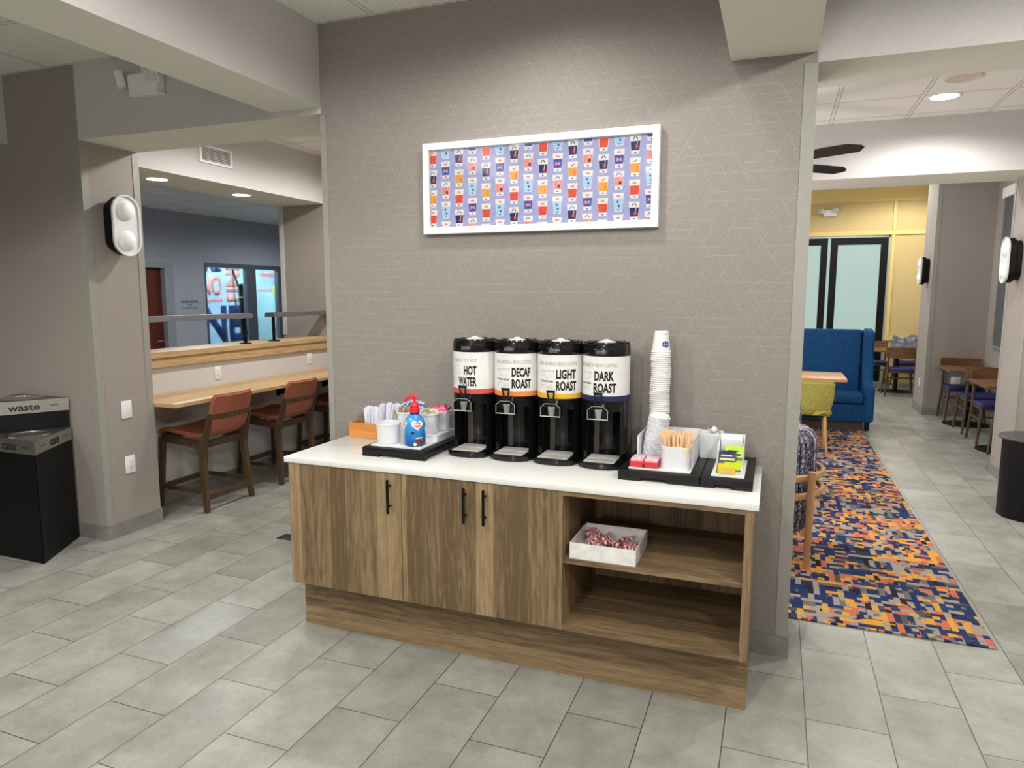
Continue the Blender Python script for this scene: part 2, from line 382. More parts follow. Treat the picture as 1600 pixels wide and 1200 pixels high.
def shell(bm, fn, nu, nv, th, mi=0):
    """Closed sheet of thickness th over a parametric surface fn(u, v), u and v in 0..1."""
    P = [[Vector(fn(i/nu, j/nv)) for j in range(nv+1)] for i in range(nu+1)]
    def N(i, j):
        a = P[min(i+1, nu)][j]-P[max(i-1, 0)][j]; b = P[i][min(j+1, nv)]-P[i][max(j-1, 0)]
        return a.cross(b).normalized()
    A = [[bm.verts.new(P[i][j]+N(i, j)*th/2) for j in range(nv+1)] for i in range(nu+1)]
    B = [[bm.verts.new(P[i][j]-N(i, j)*th/2) for j in range(nv+1)] for i in range(nu+1)]
    fs = []
    for i in range(nu):
        for j in range(nv):
            fs.append(bm.faces.new((A[i][j], A[i+1][j], A[i+1][j+1], A[i][j+1])))
            fs.append(bm.faces.new((B[i][j], B[i][j+1], B[i+1][j+1], B[i+1][j])))
    for i in range(nu):
        for j in (0, nv): fs.append(bm.faces.new((A[i][j], A[i+1][j], B[i+1][j], B[i][j])))
    for j in range(nv):
        for i in (0, nu): fs.append(bm.faces.new((A[i][j], A[i][j+1], B[i][j+1], B[i][j])))
    for f in fs: f.material_index = mi
    bmesh.ops.recalc_face_normals(bm, faces=fs)
    return bm
def stadium(w, h, n=12, cx=0, cz=0):
    """Upright pill outline, width w, height h."""
    r = w/2; k = h/2-r
    return [(cx+r*math.cos(a), cz+k+r*math.sin(a)) for a in [PI*i/n for i in range(n+1)]] + [(cx-r*math.cos(a), cz-k-r*math.sin(a)) for a in [PI*i/n for i in range(n+1)]]
_T = {}
def text_bm(s, bold=0.0):
    """Flat lettering as a bmesh, unit box: x 0..1, y 0..1."""
    key = (s, bold)
    if key not in _T:
        cu = bpy.data.curves.new('t', 'FONT'); cu.body = s; cu.size = 1; cu.offset = bold; cu.resolution_u = 3; cu.fill_mode = 'FRONT'
        ob = bpy.data.objects.new('t', cu); COL.objects.link(ob)
        bpy.context.view_layer.update()
        me = bpy.data.meshes.new_from_object(ob.evaluated_get(bpy.context.evaluated_depsgraph_get()))
        bpy.data.objects.remove(ob); bpy.data.curves.remove(cu)
        xs = [v.co.x for v in me.vertices]; ys = [v.co.y for v in me.vertices]
        for v in me.vertices: v.co = ((v.co.x-min(xs))/(max(xs)-min(xs)), (v.co.y-min(ys))/(max(ys)-min(ys)), 0)
        _T[key] = me
    b = bm_new(); b.from_mesh(_T[key]); return b
def put_text(bm, s, fn, bold=.0, mi=0, depth=None):
    """fn(u, v) -> 3D point for u, v in 0..1."""
    t = text_bm(s, bold)
    for v in t.verts: v.co = Vector(fn(v.co.x, v.co.y))
    for f in t.faces: f.material_index = mi
    if depth is not None:
        r = bmesh.ops.extrude_face_region(t, geom=list(t.faces))
        bmesh.ops.translate(t, vec=depth, verts=[g for g in r['geom'] if isinstance(g, bmesh.types.BMVert)])
    join(bm, t); return bm
def flat(org, ux, uz, w, h):
    org, ux, uz = Vector(org), Vector(ux), Vector(uz)
    return lambda u, v: org+ux*(u*w)+uz*(v*h)

def obj(name, bm, mats, parent=None, label=None, smooth=35):
    me = bpy.data.meshes.new(name); bm.to_mesh(me); bm.free()
    for m in (mats if isinstance(mats, (list, tuple)) else [mats]): me.materials.append(m)
    if smooth:
        for p in me.polygons: p.use_smooth = True
        me.set_sharp_from_angle(angle=math.radians(smooth))
    o = bpy.data.objects.new(name, me); COL.objects.link(o)
    if parent: o.parent = parent
    if label: o['label'] = label
    return o
def tag(o, label, cat, group=None):
    o['label'] = label; o['category'] = cat
    if group: o['group'] = group
    return o
def thing(name, label, cat, loc=(0, 0, 0), rotz=0, group=None, rot=None):
    o = bpy.data.objects.new(name, None); o.empty_display_size = .05; COL.objects.link(o); o.location = loc
    o.rotation_euler = rot if rot else (0, 0, rotz)
    return tag(o, label, cat, group)
def single(name, bm, mats, label, cat, loc=(0, 0, 0), rot=(0, 0, 0), group=None, smooth=35):
    o = obj(name, bm, mats, None, None, smooth); o.location = loc; o.rotation_euler = rot
    return tag(o, label, cat, group)
def struct(name, bm, mats, parent=None, smooth=0):
    o = obj(name, bm, mats, parent, None, smooth)
    if not parent: o['kind'] = 'structure'
    return o
def copy1(o, loc, rot, label=None):
    c = o.copy(); COL.objects.link(c); c.location = loc; c.rotation_euler = rot
    if label: c['label'] = label
    return c
def dup(root, loc, rotz=0, label=None, group=None):
    r = root.copy(); COL.objects.link(r); r.location = loc; r.rotation_euler = (0, 0, rotz)
    if label: r['label'] = label
    if group: r['group'] = group
    for ch in list(root.children):
        c = ch.copy(); COL.objects.link(c); c.parent = r
        for g in list(ch.children):
            d = g.copy(); COL.objects.link(d); d.parent = c
    return r
def sbox(name, lo, hi, m): return struct(name, box(bm_new(), lo, hi), m)

# ================================================================== SETTING
Hc = 3.168
sbox('floor', (-9.2, -7, -.1), (5.5, 12.4, 0), FLOOR)
# ceilings
sbox('ceiling', (-6.5, -7, Hc), (5.5, .44, Hc+.1), TILE)
sbox('ceiling_alcove', (-2.85, .44, Hc), (-.1, 3.15, Hc+.1), TILE)
sbox('ceiling_passage', (-.1, .42, 3.25), (5.5, 3.8, 3.35), TILE)
sbox('ceiling_lounge', (-.1, 4.46, 3.75), (5.5, 12.4, 3.85), TILE)
sbox('ceiling_far_left', (-9.2, .44, 2.97), (-2.85, 10.1, 3.07), TILE)
# main wall with its vinyl corner guards
sbox('wall_main', (0, 0, 0), (2.527, .42, 3.168), WALLP)
sbox('trim_1', (-.004, -.004, .1), (.034, .0, 2.69), GUARD)
sbox('trim_2', (2.476, -.004, .1), (2.531, .0, 2.69), GUARD)
bm = bm_new(); box(bm, (2.366, -.012, 0), (2.539, -.0005, .103)); box(bm, (2.5275, 0, 0), (2.539, .43, .103)); box(bm, (-.012, -.012, 0), (.175, -.0005, .103))
struct('baseboard_main', bm, BASEB)
# left pillar wall, its side face carries the sconce
sbox('wall_left', (-6.5, 0, 0), (-1.875, .443, 2.70), WALLF)
sbox('wall_left_upper', (-6.5, .0005, 2.70), (-1.875, .443, 3.168), WALLF)
bm = bm_new(); box(bm, (-1.93, -.004, .1), (-1.871, .0, 2.70)); box(bm, (-1.8749, .0, .1), (-1.871, .05, 2.70)); box(bm, (-1.875, .395, .1), (-1.871, .447, 2.70))
struct('trim_3', bm, GUARD)
bm = bm_new(); box(bm, (-6.5, -.012, 0), (-1.863, 0, .105)); box(bm, (-1.875, 0, 0), (-1.863, .455, .105)); struct('baseboard_left', bm, BASEB)
sbox('trim_hanging_header', (-6.5, -.07, 2.72), (-2.545, -.001, 3.168), PAINT)
# headers and beams
def beam(name, lo, hi):
    bm = bm_new(); box(bm, lo, hi)
    for f in bm.faces: f.material_index = 1 if f.normal.z < -.5 else 0
    bmesh.ops.recalc_face_normals(bm, faces=bm.faces)
    for f in bm.faces: f.material_index = 1 if f.normal.z < -.5 else 0
    return struct(name, bm, (PAINT, SOFFIT))
beam('trim_header_bar', (-1.8749, .0, 2.70), (-.0005, .443, 3.168))
beam('trim_beam_left', (-.34, -7, 2.735), (-.0005, -.001, 3.168))
beam('trim_beam_right', (2.172, -7, 2.735), (2.527, -.001, 3.168))
beam('trim_header_passage', (2.5275, .08, 2.715), (5.5, .496, 3.35))
beam('trim_header_lounge', (-.1, 3.80, 2.76), (5.5, 4.46, 3.85))
# half wall behind the bar, ledge, end wall
sbox('wall_half', (-2.50, .443, 0), (-2.23, 3.15, 1.12), plain('pale_grey_paint', (204, 201, 198), .75, 0, .25, .015, 60))
sbox('baseboard_half', (-2.23, .443, 0), (-2.218, 3.15, .1), BASEB)
beam('trim_beam_vent', (-2.85, .443, 2.68), (-2.23, 3.149, 3.168))
sbox('wall_alcove_end', (-2.85, 3.15, 0), (-.1, 3.6, 3.168), WALLF)
sbox('trim_4', (-2.855, 3.142, 1.25), (-2.80, 3.1495, 2.68), plain('pale_guard', (196, 194, 188), .5))
sbox('wall_partition', (-.1, .42, 0), (.0, 12.2, 3.75), WALLF)
# far left room
XF = -6.3
def wall_with_opening(name, y0, y1, z1, holes, m, t=.08):
    bm = bm_new(); holes = sorted(holes); y = y0
    for (a, b, c, d) in holes:
        box(bm, (XF-t, y, 0), (XF, a, z1))
        if c > 0: box(bm, (XF-t, a, 0), (XF, b, c))
        box(bm, (XF-t, a, d), (XF, b, z1)); y = b
    box(bm, (XF-t, y, 0), (XF, y1, z1)); return struct(name, bm, m)
wall_with_opening('wall_far_left', .44, 10.1, 2.97, [(3.55, 4.85, 0, 2.14), (5.53, 7.6, .55, 2.22)], BLUEGREY)
sbox('wall_far_left_end', (-9.2, 10.0, 0), (-2.85, 10.15, 2.97), BLUEGREY)
sbox('wall_far_left_front', (-9.2, .30, 0), (-6.5, .44, 2.97), BLUEGREY)
sbox('wall_far_left_side', (-2.85, 3.6, 0), (-2.7, 10.1, 2.97), BLUEGREY)
# cherry door in its grey frame
d = struct('door_1', box(bm_new(), (XF-.075, 3.61, 0.008), (XF-.055, 4.71, 2.10)), CHERRY)
bm = bm_new(); box(bm, (XF-.085, 4.71, 0), (XF+.03, 4.87, 2.17)); box(bm, (XF-.085, 3.50, 0), (XF+.03, 3.61, 2.17)); box(bm, (XF-.085, 3.61, 2.10), (XF+.03, 4.71, 2.17))
struct('door_frame', bm, plain('grey_steel_frame', (150, 152, 156), .5, .1), d)
bm = bm_new(); tube(bm, [(XF-.055, 4.63, 1.0), (XF+.0, 4.63, 1.0), (XF+.0, 4.52, 1.0)], .011); struct('door_handle', bm, STEEL, d, 35)
# gym window
w1 = thing('window_1', 'dark framed interior window showing the lettered blue wall', 'window', (0, 0, 0)); del w1['category']; del w1['label']; w1['kind'] = 'structure'
bm = bm_new()
for a, b, c, dd in ((5.53, 7.6, 2.145, 2.22), (5.53, 7.6, .55, .63), (5.53, 5.555, .63, 2.145), (6.485, 6.715, .63, 2.145), (7.30, 7.6, .63, 2.145)): box(bm, (XF-.07, a, c), (XF+.012, b, dd), .004)
struct('window_frame', bm, DARKALU, w1)
struct('window_pane', box(bm_new(), (XF-.07, 5.55, .6), (XF-.064, 6.49, 2.16)), WGLASS, w1)
struct('window_pane', box(bm_new(), (XF-.07, 6.71, .6), (XF-.064, 7.31, 2.16)), WGLASS, w1)
# gym behind the window: pale blue wall carrying painted letters
XG = -8.2
sbox('wall_gym', (XG-.1, .44, 0), (XG, 10.0, 2.97), GYMW)
# lounge shell
YY = 12.0
bm = bm_new(); box(bm, (-.1, YY, 2.86), (5.4, YY+.15, 3.75)); box(bm, (4.40, YY, 0), (5.4, YY+.15, 2.86)); box(bm, (-.1, YY, 0), (2.05, YY+.15, 2.86)); struct('wall_yellow', bm, YEL)
bm = bm_new()
for a, b, c, dd in ((-.0, 5.4, 3.50, 3.75), (4.42, 4.48, .905, 2.862), (4.42, 4.48, 2.955, 3.495), (2.0, 5.4, 2.865, 2.95), (4.40, 5.4, .83, .90)): box(bm, (a, YY-.03, c), (b, YY, dd))
struct('trim_5', bm, plain('bright_ochre_trim', (228, 200, 128), .6, 0, .3, .01))
def glass_door(n, x0, x1):
    e = bpy.data.objects.new('door_%d' % n, None); COL.objects.link(e); e['kind'] = 'structure'
    bm = bm_new(); h = 2.82; f = .125
    box(bm, (x0, YY+.02, .01), (x0+f, YY+.07, h)); box(bm, (x1-f, YY+.02, .01), (x1, YY+.07, h)); box(bm, (x0+f, YY+.02, h-.13), (x1-f, YY+.07, h)); box(bm, (x0+f, YY+.02, .01), (x1-f, YY+.07, .25))
    struct('door_frame', bm, BLACKM, e)
    struct('frosted_pane', box(bm_new(), (x0+f, YY+.04, .25), (x1-f, YY+.05, h-.13)), FROST, e)
    return e
glass_door(2, 2.2, 3.30); dd = glass_door(3, 3.36, 4.37)
sbox('trim_6', (3.305, YY+.05, 0), (3.355, YY+.06, 2.84), FROST)
bm = bm_new(); box(bm, (4.372, YY-.005, 0), (4.402, YY+.1, 2.86)); box(bm, (2.05, YY-.005, 2.825), (4.402, YY+.1, 2.862)); struct('trim_7', bm, plain('aluminium_jamb', (168, 176, 172), .4, .4))
# column beside the dining tables, outer right wall, near right pillar
sbox('wall_column', (4.44, 8.0, 0), (5.3, 8.75, 3.75), WALLF)
bm = bm_new(); box(bm, (4.428, 7.988, 0), (5.15, 8.0, .105)); box(bm, (4.428, 8.0, 0), (4.44, 8.762, .105)); struct('baseboard_column', bm, BASEB)
sbox('trim_8', (4.436, 7.996, .105), (4.49, 8.0, 3.75), GUARD)
sbox('wall_pillar', (4.42, 3.82, 0), (5.15, 4.44, 2.76), WALLF)
bm = bm_new(); box(bm, (4.408, 3.81, 0), (4.42, 4.452, .105)); box(bm, (4.408, 3.81, 0), (5.15, 3.82, .105)); struct('baseboard_pillar', bm, BASEB)
bm = bm_new(); box(bm, (4.416, 4.39, .105), (4.42, 4.444, 2.76)); box(bm, (4.416, 3.816, .105), (4.42, 3.87, 2.76)); struct('trim_9', bm, GUARD)
sbox('wall_right', (5.15, -7, 0), (5.4, 12.2, 3.75), WALLF)
sbox('wall_back', (-6.5, -7.1, 0), (5.4, -7, 3.168), WALLF)
sbox('wall_side', (-6.6, -7, 0), (-6.5, .3, 3.168), WALLF)
def fill_light_frame(n, lo, hi, along):  # invented window frames dressing the unseen area fills
    e = bpy.data.objects.new('window_%d' % n, None); COL.objects.link(e); e['kind'] = 'structure'
    bm = bm_new(); (a0, z0), (a1, z1) = lo, hi; f = .06
    def P(a, b, c, d):
        if along == 'y': box(bm, (0.0005, a, c), (.075, b, d))
        else: box(bm, (a, -6.9995, c), (b, -6.82, d))
    P(a0-f, a1+f, z0-f, z0); P(a0-f, a1+f, z1, z1+f); P(a0-f, a0, z0, z1); P(a1, a1+f, z0, z1)
    k = max(2, round((a1-a0)/1.5))
    for i in range(1, k): P(a0+(a1-a0)*i/k-.025, a0+(a1-a0)*i/k+.025, z0, z1)
    struct('window_frame', bm, BLACKM, e)
fill_light_frame(3, (5.0, .5), (11.0, 2.9), 'y'); fill_light_frame(4, (.9, .4), (3.9, 2.6), 'y'); fill_light_frame(5, (-3.25, .3), (5.1, 2.9), 'x')
w2 = bpy.data.objects.new('window_2', None); COL.objects.link(w2); w2['kind'] = 'structure'
bm = bm_new(); box(bm, (5.10, 6.6, 2.96), (5.149, 7.62, 3.09)); struct('window_frame', bm, WHITEP, w2); bm = bm_new(); box(bm, (5.12, 7.56, 1.05), (5.149, 7.62, 2.96)); box(bm, (5.12, 6.6, 1.0), (5.149, 7.62, 1.05)); struct('window_jamb', bm, BASEB, w2)
struct('window_shade', box(bm_new(), (5.135, 6.6, 1.05), (5.149, 7.56, 2.96)), plain('charcoal_shade_cloth', (84, 84, 84), .9), w2)

# ================================================================== COFFEE CABINET
CT = .9144
cab = thing('coffee_cabinet', 'long walnut laminate cabinet with three doors and open shelves under the white counter', 'cabinet', (0, 0, 0))
x0, x1, yb = .192, 2.365, -.013
bm = bm_new(); box(bm, (x0, -.609, .266), (x0+.02, yb, .886)); box(bm, (x0+.02, -.609, .266), (1.582, yb, .284)); box(bm, (x0+.02, -.03, .284), (1.582, yb, .886)); box(bm, (x0+.02, -.609, .868), (1.582, -.031, .886))
obj('carcass', bm, WOODV, cab, smooth=0)
obj('plinth', box(bm_new(), (.18, -.5185, 0), (2.367, -.014, .2655)), WOODH, cab, smooth=0)
obj('side_panel', box(bm_new(), (1.583, -.628, .2665), (1.604, yb, .885)), WOODV, cab, smooth=0); obj('side_panel', box(bm_new(), (2.336, -.628, .2665), (x1, yb, .885)), WOODV, cab, smooth=0)
obj('back_panel', box(bm_new(), (1.604, -.03, .2665), (2.336, yb, .885)), WOODV, cab, smooth=0)
obj('top_rail', box(bm_new(), (1.604, -.628, .866), (2.336, -.03, .885)), WOODH, cab, smooth=0)
obj('bottom_panel', box(bm_new(), (1.604, -.628, .2665), (2.336, -.03, .287)), WOODH, cab, smooth=0)
obj('shelf', box(bm_new(), (1.604, -.612, .563), (2.336, -.03, .586)), WOODH, cab, smooth=0)
for a, b, hx in ((x0, .8225, .769), (.8255, 1.1965, 1.155), (1.1995, 1.5815, 1.25)):
    dr = obj('door', box(bm_new(), (a, -.628, .268), (b, -.610, .884), .001), WOODV, cab, smooth=0)
    bm = bm_new(); tube(bm, [(hx, -.658, .698), (hx, -.658, .858)], .0065, 12)
    for z in (.73, .826): tube(bm, [(hx, -.628, z), (hx, -.658, z)], .0045, 10)
    obj('bar_handle', bm, BLACKM, dr, 'matt black bar handle')
top = single('countertop', box(bm_new(), (.1716, -.635, .8863), (2.385, -.0015, CT), .003), QUARTZ, 'white quartz slab countertop on the walnut coffee cabinet', 'countertop', smooth=30)

# white tray of peppermints on the open shelf
ctray = thing('candy_box', 'open white cardboard box of peppermints on the cabinet shelf', 'box', (1.772, -.466, .5865))
bm = bm_new(); a, b, h, t = .142, .139, .07, .003
box(bm, (-a, -b, 0), (a, b, .003))
for lo, hi in (((-a, -b, .003), (a, -b+t, h)), ((-a, b-t, .003), (a, b, h)), ((-a, -b+t, .003), (-a+t, b-t, h)), ((a-t, -b+t, .003), (a, b-t, h))): box(bm, lo, hi)
obj('tray', bm, plain('white_card', (226, 226, 222), .7), ctray, smooth=0)
def mint():
    bm = bm_new(); r = .0135; K = 1.35
    lathe(bm, [(0, -.006), (.009, -.006), (r, -.002), (r, .002), (.009, .006), (0, .006)], n=20, closed=False)
    for f in bm.faces:
        c = f.calc_center_median(); f.material_index = 1 if int((math.atan2(c.y, c.x)+PI)/(2*PI)*10+.3) % 2 else 0
    for s in (-1, 1):
        for k in range(5):
            an = (k-2)*.35
            v = [bm.verts.new(p) for p in ((s*.013, 0, .0), (s*(.013+.016*math.cos(an)), .016*math.sin(an)-.003, .004*(k % 2)-.002), (s*(.013+.016*math.cos(an)), .016*math.sin(an)+.004, -.004*(k % 2)+.002))]
            f = bm.faces.new(v); f.material_index = 2
    bmesh.ops.scale(bm, vec=(K, K, K), verts=bm.verts)
    return bm
MINTM = (plain('mint_white', (240, 222, 220), .25), plain('mint_red', (186, 44, 58), .25), plain('mint_wrapper', (216, 160, 168), .15))
m0 = single('peppermint', mint(), MINTM, 'red and white wrapped peppermint in the white shelf box', 'candy', group='peppermints in the shelf box')
rnd = random.Random(3)
spots = []
for k in range(26):
    for _ in range(80):
        x = -.108+.216*rnd.random()**1.1; y = .035+.055*rnd.random()-.045*rnd.random()
        if all((x-a)**2+(y-b)**2 > .021**2 for a, b, c in spots): break
    spots.append((x, y, .013+.016*(k % 2 == 0)+.026*max(0, -x/.12)))
spots.append((.1, -.10, .0095))
for i, (x, y, z) in enumerate(spots):
    p = (1.772+x, -.466+y, .5865+.006+z); r = (rnd.uniform(-.7, .7), rnd.uniform(-.5, .5), rnd.uniform(0, 6))
    if i == 0: m0.location = p; m0.rotation_euler = r
    else: copy1(m0, p, r)

# ================================================================== FRAMED PRINT
px0, px1, pz0, pz1 = .650, 1.875, 2.022, 2.483
pic = thing('framed_print', 'wide white framed print of rows of drinking glasses on lilac, on the main wall', 'picture', (px0, -.0015, pz0))
Wd, Hd = px1-px0, pz1-pz0; f = .034
bm = bm_new(); box(bm, (0, -.04, 0), (Wd, 0, f), .002); box(bm, (0, -.04, Hd-f), (Wd, 0, Hd), .002); box(bm, (0, -.04, f), (f, 0, Hd-f), .002); box(bm, (Wd-f, -.04, f), (Wd, 0, Hd-f), .002)
obj('frame', bm, plain('white_frame_paint', (236, 236, 234), .4, 0, .5, .01), pic, smooth=0)
PC = [(168, 172, 214), (238, 236, 230), (34, 34, 92), (238, 166, 62), (230, 76, 54), (44, 82, 172), (238, 146, 134), (176, 212, 236), (214, 72, 72), (60, 110, 150), (40, 60, 110), (30, 30, 40)]
PM = [plain('print_ink_%d' % i, c, .6, 0, .3, .015) for i, c in enumerate(PC)]
bm = bm_new(); box(bm, (f, -.012, f), (Wd-f, -.006, Hd-f))
IW, IH = Wd-2*f, Hd-2*f
def pq(pts, mi, lay):
    pts = [(min(max(x, 0), IW), min(max(z, 0), IH)) for x, z in pts]
    ar = sum(pts[i][0]*pts[(i+1) % len(pts)][1]-pts[(i+1) % len(pts)][0]*pts[i][1] for i in range(len(pts)))
    if abs(ar) < 2e-7: return
    out = []
    for q in pts:
        if not out or (abs(q[0]-out[-1][0])+abs(q[1]-out[-1][1])) > 1e-6: out.append(q)
    if len(out) > 2 and (abs(out[0][0]-out[-1][0])+abs(out[0][1]-out[-1][1])) < 1e-6: out.pop()
    if len(out) < 3: return
    fc = bm.faces.new([bm.verts.new((f+x, -.0122-.0002*lay, f+z)) for x, z in out]); fc.material_index = mi
    fc.normal_update()
    if fc.normal.y > 0: fc.normal_flip()
def ell(cx, cz, rx, rz, mi, lay, n=10): pq([(cx+rx*math.cos(2*PI*i/n), cz+rz*math.sin(2*PI*i/n)) for i in range(n)], mi, lay)
def glassware(cx, cz, kind):
    w, b, h = .0265, .0185, .086
    W_ = lambda t: b+(w-b)*t
    def band(t0, t1, mi, lay, ins=0): pq([(cx-W_(t0)+ins, cz+h*t0), (cx+W_(t0)-ins, cz+h*t0), (cx+W_(t1)-ins, cz+h*t1), (cx-W_(t1)+ins, cz+h*t1)], mi, lay)
    band(0, 1, 1, 1)
    liq = {'n': 2, 'o': 3, 'r': 4, 'b': 5, 'c': 6, 'l': 7}[kind]
    band(.2 if kind != 'l' else .05, .68 if kind != 'l' else .7, liq, 2, .001)
    tz = cz+h*.83
    if kind in 'nc':
        for s in (-1, 1): pq([(cx, tz+.007), (cx+s*.009, tz-.006), (cx+s*.013, tz-.005), (cx+s*.005, tz+.008)], 2 if kind == 'n' else 9, 3)
    elif kind == 'r': pq([(cx-.011, tz-.005), (cx+.011, tz-.005), (cx+.007, tz+.005), (cx-.007, tz+.005)], 3, 3)
    elif kind == 'o': pq([(cx-.010, tz-.001), (cx-.003, tz-.007), (cx+.008, tz-.001), (cx+.010, tz+.007), (cx, tz-.001)], 8, 3)
    else: ell(cx, tz, .011, .005, 6, 3)
    mz = cz+h*.43
    if kind == 'n': ell(cx+.006, mz-.004, .007, .01, 8, 3); pq([(cx+.007, mz), (cx+.012, mz+.018), (cx+.009, mz+.018), (cx+.005, mz)], 1, 4)
    if kind == 'b':
        pq([(cx-.013, mz-.010), (cx, mz-.002), (cx, mz+.004), (cx-.012, mz+.010)], 6, 3); pq([(cx+.013, mz-.010), (cx+.012, mz+.010), (cx, mz+.004), (cx, mz-.002)], 6, 3)
    if kind == 'c': ell(cx+.007, mz-.006, .007, .009, 10, 3); pq([(cx+.006, mz), (cx+.011, mz+.016), (cx+.008, mz+.016), (cx+.005, mz)], 1, 3)
    if kind == 'l': ell(cx-.003, mz+.008, .005, .006, 5, 3); ell(cx+.003, mz-.012, .005, .006, 10, 3)
    if kind == 'o': pq([(cx+.008, mz-.014), (cx+.012, mz-.014), (cx+.013, mz+.008), (cx+.009, mz+.008)], 4, 3)
    if kind == 'r': pq([(cx-.0015, mz-.018), (cx+.0005, mz-.018), (cx+.001, mz+.018), (cx-.001, mz+.018)], 8, 3)
    ell(cx, cz+h*.08, .0055, .003, 10, 3, 8)
pitch = IW*.985/15; vp = .1015
odd = ['n', 'o', 'r']; even = ['b', 'c', 'l']
for ci in range(16):
    cx = .010+pitch*ci
    for r in range(-1, 6):
        if ci % 2 == 0:
            s = 1 if (ci//2) % 2 else 0
            cz = IH-.062-.012-vp*r+(0 if s else -.022); kind = odd[(r+(2 if s == 0 else 0)) % 3]
            if s == 1: cz = IH-.086-vp*r
            else: cz = IH-.062-vp*r
            if ci == 0: cz = IH-.083-vp*r
        else:
            s = 1 if ((ci-1)//2) % 2 else 0
            cz = IH-.030-vp*r+(.0 if s else -.012); kind = even[(r+(2 if s == 0 else 0)) % 3] if s == 0 else even[r % 3]
        glassware(cx, cz, kind)
obj('print', bm, PM, pic, smooth=0)
obj('glazing', box(bm_new(), (f-.002, -.03, f-.002), (Wd-f+.002, -.028, Hd-f+.002)), GLASS, pic, smooth=0)

# ================================================================== COFFEE DISPENSERS
RL = .1095
def cyl_pt(th, z, r=RL): return Vector((r*math.sin(th), -r*math.cos(th), z))
def cyl_map(a0, a1, z0, z1, r=RL+.0006): return lambda u, v: cyl_pt(math.radians(a0+(a1-a0)*u), z0+(z1-z0)*v, r)
LABELP = plain('matt_white_label', (226, 226, 222), .55, 0, .3, .01)
MILK = plain('milky_plastic', (214, 214, 208), .4, 0, .4, .02)
def arc(r, a0, a1, n, cx=0, cy=0): return [(cx+r*math.cos(a0+(a1-a0)*i/n), cy+r*math.sin(a0+(a1-a0)*i/n)) for i in range(n+1)]
def stroke(bm, pts, a, z, sx, sz, w, mi):
    """Line drawing wrapped on the label: pts in unit box."""
    P = [(a+sx*x, z+sz*y) for x, y in pts]
    for (a0, z0), (a1, z1) in zip(P, P[1:]):
        n = max(1, int(abs(a1-a0)/4)+1)
        for i in range(n):
            b0, c0 = a0+(a1-a0)*i/n, z0+(z1-z0)*i/n; b1, c1 = a0+(a1-a0)*(i+1)/n, z0+(z1-z0)*(i+1)/n
            dx, dz = (b1-b0)*PI/180*RL, c1-c0; L = math.hypot(dx, dz) or 1; nx, nz = -dz/L*w/2, dx/L*w/2; na = nx/RL*180/PI
            q = [(b0+na, c0+nz), (b0-na, c0-nz), (b1-na, c1-nz), (b1+na, c1+nz)]
            fc = bm.faces.new([bm.verts.new(cyl_pt(math.radians(p), r, RL+.0006)) for p, r in q]); fc.material_index = mi
